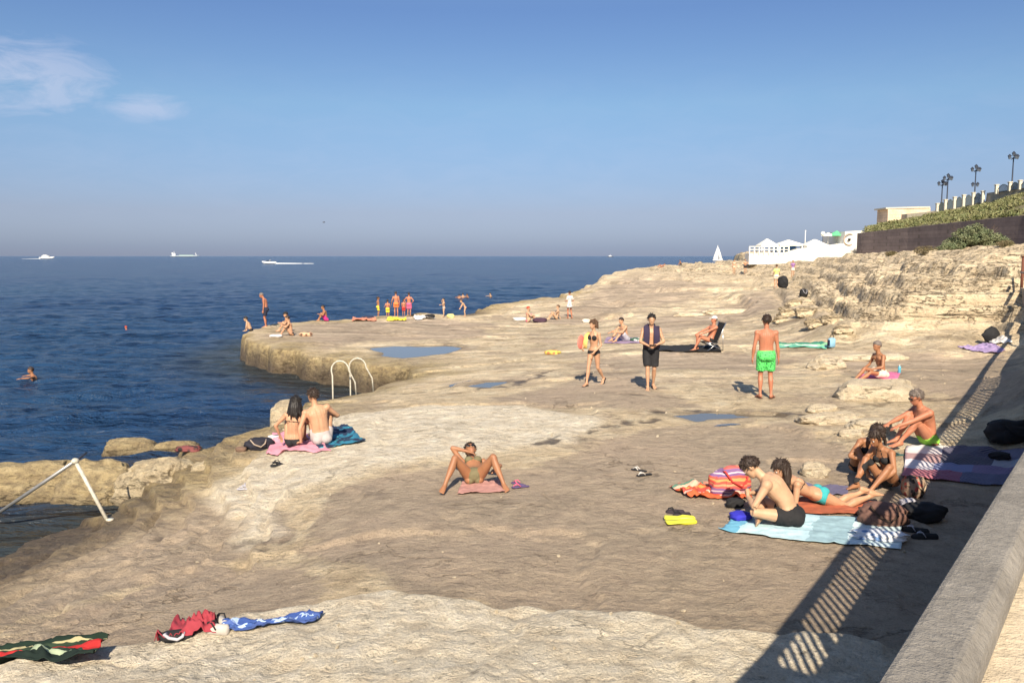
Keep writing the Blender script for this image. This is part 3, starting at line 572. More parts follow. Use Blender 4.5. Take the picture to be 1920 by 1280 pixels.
    m.loft([(hc + hu * .055 * q + Fd * .03 * q, Lh, Fd, .045 * q, .05 * q), (hc + hu * .02 * q + Fd * .03 * q, Lh, Fd, .064 * q, .06 * q), (hc - hu * .03 * q + Fd * .028 * q, Lh, Fd, .060 * q, .062 * q), (hc - hu * .07 * q + Fd * .034 * q, Lh, Fd, .048 * q, .054 * q), (hc - hu * .10 * q + Fd * .045 * q, Lh, Fd, .028 * q, .036 * q), (hc - hu * .108 * q + Fd * .047 * q, Lh, Fd, .01, .015)], 16)
    m.loft([(hc + hu * .018 * q + Fd * .082 * q, Lh, Fd, .008 * q, .01 * q), (hc - hu * .012 * q + Fd * .094 * q, Lh, Fd, .011 * q, .015 * q), (hc - hu * .03 * q + Fd * .10 * q, Lh, Fd, .017 * q, .019 * q), (hc - hu * .038 * q + Fd * .094 * q, Lh, Fd, .012 * q, .01 * q)], 10)
    m.ell(hc + hu * .028 * q + Fd * .078 * q, (.048 * q, .014 * q, .010 * q), (Lh, Fd, hu)); m.ell(hc - hu * .062 * q + Fd * .086 * q, (.024 * q, .010 * q, .011 * q), (Lh, Fd, hu))
    for sd_ in (-1, 1):
        m.ell(hc + Lh * sd_ * .076 * q - Fd * .008 * q - hu * .004, (.010 * q, .020 * q, .031 * q), (Lh, unit(Fd - Lh * sd_ * .4), hu))
    # arms
    segs = {}
    for key, sd_, S_ in (('l', -1, SL), ('r', 1, SR)):
        el, wr = ik(S_, g['h' + key], .285, .25, g['e' + key]); tdir = unit(wr - el); ref = perp(unit(el - S_), fwdc)
        a = .9 if fem or kid else 1.0 * build ** .5
        limb(m, S_, el, [(-.02, .045 * a, .045 * a), (.15, .052 * a, .05 * a), (.45, .048 * a, .044 * a), (.75, .040 * a, .038 * a), (1.02, .036 * a, .036 * a)], ref)
        limb(m, el, wr, [(-.05, .033 * a, .034 * a), (.05, .038 * a, .037 * a), (.28, .042 * a, .038 * a), (.65, .032 * a, .029 * a), (.95, .027 * a, .021 * a), (1.04, .026 * a, .019 * a)], perp(tdir, g['p' + key]))
        hd = unit(g['hd' + key]) if g['hd' + key] is not None else tdir; pn = perp(hd, g['p' + key]); wd = np.cross(hd, pn) * 1.0   # palm normal, width axis
        hs_ = .92 if fem else (1.0 if not kid else .9); fr_ = max(.0088, vox * .72) * hs_
        m.loft([(wr - hd * .01, wd, pn, .026 * hs_, .018 * hs_), (wr + hd * .03 * hs_, wd, pn, .036 * hs_, .017 * hs_), (wr + hd * .075 * hs_, wd, pn, .042 * hs_, .016 * hs_), (wr + hd * .098 * hs_, wd, pn, .038 * hs_, .012 * hs_)], 12)
        cu = g['curl'] if not isinstance(g['curl'], tuple) else g['curl'][0 if key == 'l' else 1]
        for k, (off, ln) in enumerate(((-.031, .066), (-.0105, .076), (.0105, .072), (.031, .056))):
            b0 = wr + hd * .09 * hs_ + wd * off * hs_; dsp = unit(hd + wd * off * 2.5); d1 = unit(dsp * math.cos(cu * .6) + pn * math.sin(cu * .6)); d2 = unit(dsp * math.cos(cu * 1.5) + pn * math.sin(cu * 1.5)); d3 = unit(dsp * math.cos(cu * 2.2) + pn * math.sin(cu * 2.2))
            q1 = b0 + d1 * ln * .5; q2 = q1 + d2 * ln * .32; q3 = q2 + d3 * ln * .26; m.tube([b0 - hd * .012, b0, q1, q2, q3], [fr_, fr_ * 1.02, fr_, fr_ * .92, fr_ * .7], 8)
        ts = -sd_ if (np.cross(hd, pn) @ lat) * sd_ > 0 else sd_
        th = unit(hd * .75 + wd * ts * .65 + pn * .25); b0 = wr + hd * .03 + wd * ts * .028; m.tube([b0 - th * .01, b0 + th * .035, b0 + unit(th + hd * .6 + pn * .3) * .065], [fr_ * 1.3, fr_ * 1.15, fr_ * .8], 8)
        segs['a' + key] = (S_, el); segs['w' + key] = (el, wr); sh_pos[key] = (S_, el, wr)
    # legs
    lg = {}
    for key, sd_ in (('l', -1), ('r', 1)):
        hp = p0 + lat * sd_ * .088 - up * .015; kn, an = ik(hp, g['f' + key], .425, .415, g['k' + key]); a = (1.03 if fem else 1.0) * build ** .6 * (.9 if kid else 1)
        kd = unit((kn - (hp + an) / 2)) if np.linalg.norm(kn - (hp + an) / 2) > .03 else unit(np.array(g['k' + key], float))
        limb(m, hp, kn, [(-.08, .075 * a, .08 * a), (.04, .088 * a, .087 * a), (.25, .084 * a, .08 * a), (.55, .069 * a, .067 * a), (.85, .055 * a, .053 * a), (1.0, .053 * a, .050 * a), (1.06, .046 * a, .045 * a)], kd)
        limb(m, kn, an, [(-.05, .045 * a, .045 * a), (.04, .052 * a, .048 * a), (.15, .049 * a, .049 * a, -.006), (.32, .058 * a, .053 * a, -.014), (.55, .047 * a, .044 * a, -.01), (.8, .033 * a, .031 * a), (.97, .032 * a, .029 * a), (1.05, .034, .03)], kd)
        td = unit(g['t' + key]); sh = unit(kn - an); fu = perp(td, sh); wdx = np.cross(td, fu); ap = np.array(an)
        m.loft([(ap - td * .062 - fu * .035, wdx, fu, .018, .022), (ap - td * .045 - fu * .03, wdx, fu, .032, .040), (ap + td * .0 - fu * .028, wdx, fu, .036, .046), (ap + td * .06 - fu * .038, wdx, fu, .039, .034), (ap + td * .11 - fu * .05, wdx, fu, .045, .022), (ap + td * .145 - fu * .057, wdx, fu, .046, .015), (ap + td * .158 - fu * .06, wdx, fu, .04, .011)], 14)
        for k, (off, ln, r_) in enumerate(((-.033, .046, .0135), (-.012, .044, .0105), (.006, .038, .010), (.022, .030, .0095), (.036, .02, .009))):
            off = off * (1 if (wdx @ lat) * sd_ > 0 else -1); r_ = max(r_, vox * .7); b0 = ap + td * .145 - fu * .059 + wdx * off; m.tube([b0 - td * .01, b0 + td * ln * .6, b0 + td * ln - fu * .004], [r_, r_, r_ * .75], 8)
        segs['t' + key] = (hp, kn); segs['s' + key] = (kn, an); lg[key] = (hp, kn, an, td, fu, wdx, kd, a)
    V, F = m.data(); v, f = remesh(V, F, vox, 2 if vox > .01 else 3)
    if vox < .015:                                 # spine furrow, shoulder blades, breast and belly line
        n0 = vnormals(v, f); a_ = (v - p0) @ up; b_ = (v - p2) @ ch; lb_ = np.where(b_ > 0, (v - p2) @ latc, (v - p0) @ lat); fb_ = np.where(b_ > 0, (v - p2) @ fwdc, (v - p0) @ fwd0)
        trunk = sstep(-.02, .06, a_) * sstep(.20, .12, b_); back = sstep(-.03, -.07, fb_) * trunk; front = sstep(.03, .07, fb_) * trunk
        dsp = -.010 * back * np.exp(-(lb_ / .014) ** 2) + .005 * back * np.exp(-((np.abs(lb_) - .04) / .02) ** 2) - .007 * sstep(.0, .05, b_) * back * np.exp(-((np.abs(lb_) - .115) / .012) ** 2)
        if not fem: dsp += -.006 * front * np.exp(-(lb_ / .010) ** 2) - .006 * front * np.exp(-((b_ - .035 - .1 * np.abs(lb_)) / .010) ** 2) - .003 * front * (b_ < .02) * np.exp(-((np.abs(lb_) - .055) / .01) ** 2)
        v = v + n0 * dsp[:, None]
    root = thing(name, label, cat, pos, yaw, group)
    if len(label.split()) > 16: print('LONG LABEL', label)
    if tilt: root.rotation_euler = (tilt[0], tilt[1], yaw)
    mesh_np('body', v * s, f, SK[skin], root)
    N_ = vnormals(v, f)
    def sp(seg):                                   # distance to the nearest bone, position along it
        a, b = seg; d = b - a; t = ((v - a) @ d) / (d @ d); tc_ = np.clip(t, 0, 1); return np.linalg.norm(v - a - tc_[:, None] * d, axis=1), t
    lc = lambda o_, A, B2, C2: ((v - o_) @ A, (v - o_) @ B2, (v - o_) @ C2)
    dT = {k: sp(segs[k]) for k in segs}
    lP, fP, uP = lc(p0, lat, fwd0, up); lC, fC, uC = lc(p2, latc, fwdc, ch)
    dh = np.linalg.norm(v - hc, axis=1)
    arm = np.zeros(len(v), bool)
    for k in ('al', 'ar', 'wl', 'wr'):
        d_, t_ = dT[k]; arm |= (d_ < .066) & (t_ > (.06 if k[0] == 'a' else -.2))
    dspine = np.minimum(sp((p0, p2))[0], sp((p2, p3))[0])
    def shell(nm, mask, off, mt, th=.004, lab=None):
        fm = mask[f].all(1)
        if fm.sum() < 3: return
        ff = f[fm]; used = np.zeros(len(v), bool); used[ff.ravel()] = True; ix = np.cumsum(used) - 1; vv = (v + N_ * off)[used]; vi = (v + N_ * -.004)[used]; n = len(vv); ff = ix[ff]
        e = np.concatenate([ff[:, [0, 1]], ff[:, [1, 2]], ff[:, [2, 3]], ff[:, [3, 0]]]); key = np.minimum(e[:, 0], e[:, 1]) * (n + 1) + np.maximum(e[:, 0], e[:, 1]); _, inv, cn = np.unique(key, return_inverse=True, return_counts=True)
        be = e[cn[inv] == 1]; rim = np.stack([be[:, 1], be[:, 0], be[:, 0] + n, be[:, 1] + n], 1)
        o = mesh_np(nm, np.concatenate([vv, vi]) * s, np.concatenate([ff, rim]), mt, root)
        if lab: o['label'] = lab
        return o
    for wname, *a in wear:
        if wname == 'trunks':                      # loose swim shorts: a, length along the thigh
            mt, tl = a[0], a[1]; loose = a[2] if len(a) > 2 else 1.0; w = MB(); e = .008 + .012 * loose
            w.loft([(p0 - up * .12, lat, fwd0, .06 + e, .05 + e), (p0 - up * .09, lat, fwd0, .14 * bw + e, .09 * bw + e), (p0 - up * .03, lat, fwd0, .17 * bw + e, .112 * bw + e), (p0 + up * .04, lat, fwd0, .16 * bw + e, .108 * bw + e), (p0 + up * .085, lat, fwd0, .145 * bw + e * .8, .098 * bw + e * .8)], 20)
            for key, sd_ in (('l', -1), ('r', 1)):
                hp, kn, an, td, fu, wdx, kd, aa = lg[key]
                w.ell(p0 - up * .045 + lat * sd_ * .07 - fwd0 * .065, (.088 * bw + e * .8, .080 * bw + e * .9, .088 * bw + e * .5), (lat, fwd0, up))
                R_ = lambda t: np.interp(t, [0, .25, .55, .85, 1], [.088, .083, .071, .058, .055]) * aa
                limb(w, hp, kn, [(-.05, .084 * aa + e * .6, .086 * aa + e * .6)] + [(t, R_(t) + e * (1 + 1.1 * loose * t), R_(t) + e * (1 + 1.1 * loose * t)) for t in np.linspace(.05, tl, 6)], kd, 16)
            V2, F2 = w.data(); v2, f2 = remesh(V2, F2, vox * 1.05, 2); n2 = vnormals(v2, f2)
            v2 = v2 + n2 * (fbm(v2[:, 0] * 14 + v2[:, 2] * 9, v2[:, 1] * 14 - v2[:, 2] * 6, 3, 2) * .008)[:, None]
            mesh_np('swim_shorts', v2 * s, f2, mt, root)
        elif wname == 'briefs':
            mt = a[0]; leg = a[1] if len(a) > 1 else 1.15; tp = a[2] if len(a) > 2 else .05
            ok = (uP < tp) & (uP > -.16 + leg * np.maximum(np.abs(lP) - .045, 0)) & (np.abs(lP) < .22) & (np.abs(fP) < .17) & (np.minimum(dT['tl'][1], dT['tr'][1]) < .2) & ~arm
            for k in ('tl', 'tr'): ok &= ~((dT[k][1] > .22) & (dT[k][0] < .1))
            shell('swim_briefs', ok, .006, mt)
        elif wname == 'bikini_bottom':
            mt = a[0]; cov = a[1] if len(a) > 1 else 1.0
            ok = (uP < .03) & (uP > -.17 + (1.35 / cov) * np.maximum(np.abs(lP) - .035, 0)) & (np.abs(lP) < .22) & (np.abs(fP) < .17) & ~arm
            for k in ('tl', 'tr'): ok &= ~((dT[k][1] > .20) & (dT[k][0] < .1))
            shell('bikini_bottom', ok, .005, mt)
        elif wname == 'bikini_top':
            mt = a[0]; u0 = uC - .045
            band = (np.abs(u0) < max(.011, vox * .8)) & (dspine < .2); cup = (fC > .05) & (np.abs(u0 - .012) < .062 - .25 * np.abs(np.abs(lC) - .068)) & (np.abs(lC) > .008) & (np.abs(lC) < .135)
            strap = (fC > .0) & (u0 > 0) & (uC < .23) & (np.abs(np.abs(lC) - .075 + .25 * u0) < max(.008, vox * .7)); shell('bikini_top', (band | cup | strap) & ~arm & (dh > .12 * q), .005, mt)
        elif wname == 'shirt':
            mt = a[0]; lo = a[1] if len(a) > 1 else -.02; slv = a[2] if len(a) > 2 else .55
            body = (uP > lo) & (dspine < .25) & (dh > .135 * q) & (uC < .225)
            sl = ((dT['al'][0] < .07) & (dT['al'][1] < slv)) | ((dT['ar'][0] < .07) & (dT['ar'][1] < slv)); other = ((dT['wl'][0] < .06) | (dT['wr'][0] < .06) | ((dT['al'][0] < .062) & (dT['al'][1] > slv)) | ((dT['ar'][0] < .062) & (dT['ar'][1] > slv)))
            thg = ((dT['tl'][1] > .25) & (dT['tl'][0] < .1)) | ((dT['tr'][1] > .25) & (dT['tr'][0] < .1))
            shell('shirt', (body | sl) & ~other & ~thg, .014, mt)
        elif wname == 'skirt':
            mt, ln = a[0], a[1]; m2 = MB(); m2.loft([(p0 + up * .06, lat, fwd0, .15 * bw, .105 * bw), (p0 + up * .0, lat, fwd0, .185 * bw, .135 * bw), (p0 - up * ln * .5, lat, fwd0, .20, .15), (p0 - up * ln, lat, fwd0, .225, .17)], 20)
            V2, F2 = m2.data(); mesh_np('skirt', V2 * s, F2, mt, root)
        elif wname == 'flipflops':
            mt = a[0]; stp = a[1]
            for key in ('l', 'r'):
                hp, kn, an, td, fu, wdx, kd, aa = lg[key]; m2 = MB(); c = np.array(an) - fu * .078
                m2.loft([(c - td * .085, wdx, fu, .02, .007), (c - td * .06, wdx, fu, .038, .009), (c, wdx, fu, .042, .009), (c + td * .11, wdx, fu, .052, .009), (c + td * .17, wdx, fu, .047, .009), (c + td * .197, wdx, fu, .022, .007)], 14)
                o = mesh_np('flip_flop', m2.data()[0] * s, m2.data()[1], mt, root); m3 = MB()
                for q_ in (-1, 1): m3.tube([c + td * .02 + wdx * q_ * .042 + fu * .01, c + td * .07 + wdx * q_ * .03 + fu * .055, c + td * .135 + fu * .035, c + td * .15 + fu * .008], .006, 6)
                mesh_np('strap', m3.data()[0] * s, m3.data()[1], stp, o)
        elif wname == 'cap':
            mt = a[0]; m2 = MB(); m2.ell(hc + hu * .045 * q - Fd * .01, (.087 * q, .107 * q, .085 * q), (Lh, Fd, hu), 18, 10)
            V2, F2 = m2.data(); uu = (V2 - hc) @ hu; V2 = V2 + np.outer(np.maximum(.035 * q - uu, 0), hu)
            m2 = MB(); m2.add(V2, F2); m2.loft([(hc + hu * .04 * q + Fd * .07 * q, Lh, hu, .075 * q, .008), (hc + hu * .045 * q + Fd * .13 * q, Lh, hu, .07 * q, .008), (hc + hu * .035 * q + Fd * .165 * q, Lh, hu, .045 * q, .006)], 12)
            mesh_np('cap', m2.data()[0] * s, m2.data()[1], mt, root)
        elif wname == 'sunhat':
            mt = a[0]; m2 = MB(); m2.loft([(hc + hu * .03, Lh, Fd, .20, .21), (hc + hu * .045, Lh, Fd, .19, .20), (hc + hu * .055, Lh, Fd, .095, .115), (hc + hu * .12, Lh, Fd, .088, .105), (hc + hu * .14, Lh, Fd, .05, .06)], 20)
            mesh_np('sun_hat', m2.data()[0] * s, m2.data()[1], mt, root)
        elif wname == 'sunglasses':
            m2 = MB()
            for sd_ in (-1, 1):
                m2.ell(hc + Lh * sd_ * .031 * q + Fd * .093 * q + hu * .010 * q, (.027 * q, .007 * q, .020 * q), (Lh, unit(Fd + Lh * sd_ * .25), hu)); m2.tube([hc + Lh * sd_ * .058 * q + Fd * .085 * q + hu * .012 * q, hc + Lh * sd_ * .078 * q + Fd * .06 * q + hu * .01 * q, hc + Lh * sd_ * .082 * q - Fd * .01 + hu * .008], .003, 6)
            m2.tube([hc - Lh * .03 + Fd * .10 * q + hu * .015, hc + Lh * .03 + Fd * .10 * q + hu * .015], .003, 6); mesh_np('sunglasses', m2.data()[0] * s, m2.data()[1], DARKM, root)
    # face details on figures seen large enough
    if vox < .011 and not any(w_[0] == 'sunglasses' for w_ in wear):
        for sd_ in (-1, 1):
            m2 = MB(); m3 = MB(); m2.ell(hc + Lh * sd_ * .030 * q + Fd * .078 * q + hu * .006, (.0155, .011, .0085), (Lh, Fd, hu)); m3.ell(hc + Lh * sd_ * .030 * q + Fd * .0835 * q + hu * .006, (.0065, .007, .0065), (Lh, Fd, hu), 8, 6)
            o = mesh_np('eye', m2.data()[0] * s, m2.data()[1], EYEW, root); mesh_np('pupil', m3.data()[0] * s, m3.data()[1], DARKM, o)
    if vox < .011:
        m2 = MB(); m2.ell(hc - hu * .060 * q + Fd * .092 * q, (.021 * q, .0075 * q, .0075 * q), (Lh, Fd, hu)); mesh_np('lips', m2.data()[0] * s, m2.data()[1], LIP, root)
    # hair
    if hair != 'none':
        bm = bmesh.new(); bmesh.ops.create_icosphere(bm, subdivisions=4 if vox < .013 else 3, radius=1); U = np.array([x.co[:] for x in bm.verts]); FF = np.array([[x.index for x in y.verts] for y in bm.faces]); bm.free()
        l_, f_, u_ = U[:, 0], U[:, 1], U[:, 2]; thr = np.where(f_ > 0, -.20 + .72 * f_, -.20 + .62 * f_) + .05 * fbm(l_ * 9, f_ * 9, 2, 4); k = sstep(-.10, .08, u_ - thr)
        th = dict(short=.085, buzz=.04, long=.11, bun=.09).get(hair, .1)
        if hair == 'long': thr = np.where(f_ > .15, -.3 + .8 * f_, -.9); k = sstep(-.1, .08, u_ - thr)
        rad = (.86 + (.14 + th * (.75 + .45 * np.clip(u_ + .3 * f_, 0, 1)) + (.05 + .4 * th) * fbm(l_ * 5.5 + hc[0] * 9, f_ * 3.5 + u_ * 4, 3, 1)) * k)
        c = hc + hu * .022 * q - Fd * .012 * q; HV = c + (np.outer(l_ * rad * .078 * q, Lh) + np.outer(f_ * rad * .098 * q, Fd) + np.outer(u_ * rad * (.098 - (.004 if hair == 'short' else 0)) * q, hu))
        if hair in ('long', 'bun', 'tail'):
            m2 = MB(); m2.add(HV, FF.tolist()); rr = random.Random(int(abs(pos[0]) * 100)); back = -fwdc; dn = np.array((0, 0, -1.)) if g.get('hairdn') is None else unit(g['hairdn'])
            if hair == 'long':
                for i in range(13):
                    an = -1.5 + 3.0 * i / 12; st = c + (-Fd * math.cos(an) * .085 + Lh * math.sin(an) * .075) * q + hu * .01; ln = g.get('hairlen', .30) * rr.uniform(.8, 1.08)
                    d0 = unit(-Fd * math.cos(an) * .6 + Lh * math.sin(an) * .35 + dn * 1.2); q1 = st + d0 * ln * .35; q2 = q1 + unit(dn + back * .12 + Lh * math.sin(an) * rr.uniform(.0, .35)) * ln * .35; q3 = q2 + unit(dn + Lh * rr.uniform(-.25, .25)) * ln * .3
                    m2.tube([st + hu * .05, st, q1, q2, q3], [.022, .028, .024, .018, .006], 8)
            elif hair == 'bun': m2.ell(c - Fd * .10 * q + hu * .03, (.035, .035, .035))
            else:
                m2.tube([c - Fd * .09, c - Fd * .12 + dn * .06, c - Fd * .11 + dn * .18], [.025, .026, .01], 8)
            V2, F2 = m2.data(); HV, FF = remesh(V2, F2, max(vox * .8, .0075), 1); HV = HV + vnormals(HV, FF) * (fbm(HV[:, 0] * 45, HV[:, 1] * 45 + HV[:, 2] * 4, 2, 3) * .006)[:, None]
        if vox < .012:                             # loose tufts over the scalp
            rr = np.random.RandomState(int(abs(pos[0]) * 977) % 10000); m3 = MB(); m3.add(HV, FF.tolist()); nT = 420; cap_c = c
            for i in range(nT):
                d_ = rr.randn(3); d_ /= np.linalg.norm(d_); t0 = -.20 + .72 * d_[1] if d_[1] > 0 else -.20 + .62 * d_[1]
                if d_[2] < t0 + .05: continue
                dw = Lh * d_[0] + Fd * d_[1] + hu * d_[2]; r0 = np.array((.078, .098, .094)) * (1.0 + th * .9) * q; st = cap_c + Lh * d_[0] * r0[0] + Fd * d_[1] * r0[1] + hu * d_[2] * r0[2]
                flow = unit(Fd * .55 - hu * .5 + Lh * d_[0] * .5) if d_[1] > -.1 else unit(-hu * 1.0 - Fd * .15 + Lh * d_[0] * .3); fl_ = unit(flow - dw * (flow @ dw) + rr.randn(3) * .35); ln = rr.uniform(.022, .045) * (1 if hair == 'short' else 1.3); lift_ = rr.uniform(.05, .35)
                m3.tube([st - dw * .012, st + fl_ * ln * .4 + dw * .004 * (1 + lift_), st + unit(fl_ + dw * lift_ * .8) * ln], [.0085, .0065, .0015], 5)
            HV, FF = m3.data()
        mesh_np('hair', HV * s, FF, HAIRC[hairc], root)
    info = dict(root=root, s=s, hc=hc, Fd=Fd, hu=hu, Lh=Lh, wl=sh_pos['l'][2], wr=sh_pos['r'][2], p0=p0, p2=p2, p3=p3, fwd=fwdc, lat=latc, ch=ch, SL=SL, SR=SR)
    def w(pt):                                     # local point -> world
        c_, s_ = math.cos(yaw), math.sin(yaw); x, y, z_ = np.array(pt) * s; return np.array((pos[0] + x * c_ - y * s_, pos[1] + x * s_ + y * c_, pos[2] + z_))
    info['w'] = w; return info
FWD = 0.0; CAMW = math.pi; LEFT = math.pi / 2; RIGHT = -math.pi / 2
def cloth(name, col, **k): return M(name, col, .85, bs=.5, bd=.003, bscale=220, **k)
def spots(name, a, b, sc=22):
    if name in _mc: return _mc[name]
    m, t, bs = newmat(name); v = objco(t); vo = t.nodes.new('ShaderNodeTexVoronoi'); vo.inputs['Scale'].default_value = sc; t.links.new(v, vo.inputs['Vector'])
    c = mixc(t, ramp(t, vo.outputs['Distance'], [(.30, 1.0), (.38, 0.0)]), a, b); t.links.new(c, bs.inputs['Base Color']); bs.inputs['Roughness'].default_value = .8; _mc[name] = m; return m
NAVY = cloth('navy_cloth', (.02, .025, .05)); BLACK = cloth('black_cloth', (.016, .016, .018)); WHITE = cloth('white_cloth', (.62, .60, .57)); PINK = cloth('pink_cloth', (.62, .12, .22)); YELL = cloth('yellow_cloth', (.75, .62, .06))
ORANGE = cloth('orange_cloth', (.72, .20, .06)); REDC = cloth('red_cloth', (.55, .05, .04)); GREYC = cloth('pale_grey_cloth', (.42, .41, .45)); LIME = cloth('lime_cloth', (.32, .68, .08)); TEAL = cloth('teal_cloth', (.04, .36, .38)); PURP = cloth('purple_cloth', (.30, .16, .36))
GSPOT = spots('green_spotted_cloth', (.10, .62, .14), (.02, .16, .05), 24); OLIVE = cloth('beige_green_cloth', (.16, .14, .075)); CREAM = cloth('cream_cloth', (.70, .62, .50))

# poses (metres for a 1.75 m figure, facing +Y)
def stand(**k): d = dict(); d.update(k); return d
def sit(knee=.42, lean=(0, .18, 1), ch=(0, .45, 1), **k):
    d = dict(pel=(0, 0, .125), up=lean, ch=ch, fl=(-.14, knee, .09), fr=(.14, knee, .09), kl=(-.12, .1, 1), kr=(.12, .1, 1), hl=(-.17, knee - .06, .42), hr=(.17, knee - .06, .42), el=(-1, -.3, -.6), er=(1, -.3, -.6), pl=(0, 0, -1), pr=(0, 0, -1), face=(0, 1, -.15)); d.update(k); return d
def cross(lean=(0, .12, 1), ch=(0, .5, 1), **k):
    d = dict(pel=(0, 0, .125), up=lean, ch=ch, fl=(.13, .27, .08), fr=(-.11, .36, .08), kl=(-1, .35, .25), kr=(1, .35, .25), tl=(.8, .2, -.1), tr=(-.8, .2, -.1), hl=(-.14, .34, .25), hr=(.14, .34, .25), el=(-1, -.2, -.4), er=(1, -.2, -.4), pl=(0, 0, -1), pr=(0, 0, -1), face=(0, 1, -.5)); d.update(k); return d
def onground(u, v, dz=0.0): p = G(u, v); return (p[0], p[1], p[2] + dz)
def onsea(u, v, z=-.5):
    p = P(u, v, z); x, y = p[0], p[1]
    for k in range(8):
        q = H(x, y)
        if q > -.9: break
        y -= .35; x = x * y / (y + .35)
    return (x, y, q)
# ---- the figures, nearest first
# boy in black shorts, cross-legged, seen from his left side, bent over his hands
P_boy = person(onground(1480, 984, .01), R(68), 'person in tight black swim shorts sitting cross-legged and bent forward on the pale blue towel',
  cross(lean=(0, .40, 1), ch=(0, 1.15, 1), neck=(0, 1.0, .6), face=(0, .62, -.8), hup=(0, .8, .6), hl=(-.07, .47, .30), hr=(.06, .47, .31), el=(-1, -.2, -.5), er=(1, -.2, -.5), curl=1.0, pl=(.9, 0, .3), pr=(-.9, 0, .3)), 1.80, 'm', 'pale', 'short', 'dark', [('trunks', BLACK, .42, .25)], 1.14, .0085)
# woman lying prone behind him, propped on her elbows, legs to the right
P_prone = person(onground(1530, 948, .03), R(104), 'woman in black bikini top and teal bottoms lying face down behind the cross-legged boy',
  dict(pel=(0, 0, .13), up=(0, 1, .35), ch=(0, 1, .7), lat=(1, 0, 0), neck=(0, 1, .5), face=(0, .8, -.5), hup=(0, .4, 1), fl=(-.09, -.80, .08), fr=(.10, -.80, .08), kl=(0, 0, -1), kr=(0, 0, -1), tl=(0, -1, -.35), tr=(0, -1, -.35),
   hl=(-.16, .70, .04), hr=(.16, .70, .04), el=(-.2, -.1, -1), er=(.2, -.1, -1), pl=(0, 0, -1), pr=(0, 0, -1), curl=.2, hairlen=.28), 1.66, 'f', 'fair', 'long', 'dark', [('bikini_top', BLACK), ('bikini_bottom', TEAL, 1.5)], 1.0, .0095)
# dark haired pair
P_w2 = person(onground(1664, 916, .03), LEFT + R(25), 'tanned woman in dark bikini bent forward beside the floral bag',
  sit(.50, (0, .1, 1), (0, .62, 1), face=(.15, .9, -.75), neck=(0, .8, .8), hl=(-.20, .40, .17), hr=(.12, .48, .20), el=(-1, -.2, -.4), er=(1, -.3, -.3), fl=(-.20, .56, .08), fr=(.12, .52, .08), kl=(-.4, .1, 1), kr=(.2, .1, 1)), 1.66, 'f', 'tan', 'bun', 'dark', [('bikini_top', BLACK), ('bikini_bottom', BLACK, 1.2)], 1.0, .009)
P_w3 = person(onground(1612, 888, .02), LEFT + R(100), 'tanned person with long dark hair leaning over beside the woman among the bags',
  sit(.44, (0, .2, 1), (-.1, .8, 1), face=(-.2, .8, -1), neck=(-.1, .9, .6), hl=(-.12, .46, .12), hr=(.16, .40, .30), kl=(-.3, .1, 1), kr=(.3, .1, 1), hairlen=.26, hairdn=(0, .25, -1)), 1.64, 'f', 'tan', 'long', 'dark', [('bikini_top', BLACK), ('briefs', BLACK)], 1.0, .0095)
# man in lime briefs
P_lime = person(onground(1738, 836, .02), LEFT + R(6), 'sunburnt man in lime green briefs and sunglasses sitting with his knees drawn up',
  sit(.50, (0, .02, 1), (0, .55, 1), face=(0, 1, -.35), neck=(0, .7, 1), hl=(-.18, .62, .36), hr=(.12, .60, .34), el=(-.6, 0, -1), er=(.8, 0, -1), fl=(-.12, .54, .09), fr=(.14, .44, .09), pl=(0, 0, -1), pr=(0, 0, -1)), 1.78, 'm', 'red', 'short', 'grey', [('briefs', LIME, .8, .07), ('sunglasses',)], 1.12, .0095)
# couple on the pink and blue towels
P_c1 = person(onground(551, 838, .02), R(4), 'woman with long dark hair and thin bikini sitting on the pink towel, seen from behind',
  sit(.40, (0, -.02, 1), (.12, .12, 1), face=(.2, 1, -.1), neck=(.12, .1, 1), hl=(-.28, .12, .18), hr=(.14, .38, .4), hairlen=.36, el=(-1, -.4, 0)), 1.64, 'f', 'fair', 'long', 'black', [('bikini_top', BLACK), ('bikini_bottom', BLACK, 1.1)], 1.0, .0095)
P_c2 = person(onground(603, 832, .02), R(18), 'bare-backed man in white shorts sitting beside the long-haired woman by the shore',
  sit(.44, (-.12, 0, 1), (-.22, .18, 1), face=(-.5, .8, -.35), neck=(-.25, .25, 1), hl=(-.34, .02, .03), hr=(.2, .38, .42), el=(-.8, -.8, .1), fr=(.18, .42, .09), hdl=(-.2, .7, -.1), pl=(0, 0, -1)), 1.8, 'm', 'fair', 'short', 'dark', [('trunks', cloth('off_white_cloth', (.40, .36, .35)), .35, .3)], 1.05, .0095)
# reclining woman
P_rec = person(onground(889, 906, .02), math.pi + R(3), 'tanned woman in sunglasses leaning back with both knees raised on the grey rock',
  dict(pel=(0, 0, .12), up=(.02, -1, .10), ch=(.05, -1, .22), neck=(.12, -.7, .7), face=(-.1, .75, .8), hup=(.2, -.8, .6), fl=(-.42, .40, .085), fr=(.42, .42, .085), kl=(-.12, .1, .9), kr=(.12, .1, .9), tl=(-.2, 1, -.06), tr=(.2, 1, -.06),
   hl=(-.32, -.12, .16), hr=(.10, -.45, .36), el=(-.8, -.6, -.1), er=(1, -.1, .1), pl=(0, 0, -1), pr=(0, 0, -1)), 1.66, 'f', 'tan', 'short', 'dark', [('bikini_top', OLIVE), ('bikini_bottom', OLIVE, 1.1), ('sunglasses',)], 1.0, .0095)
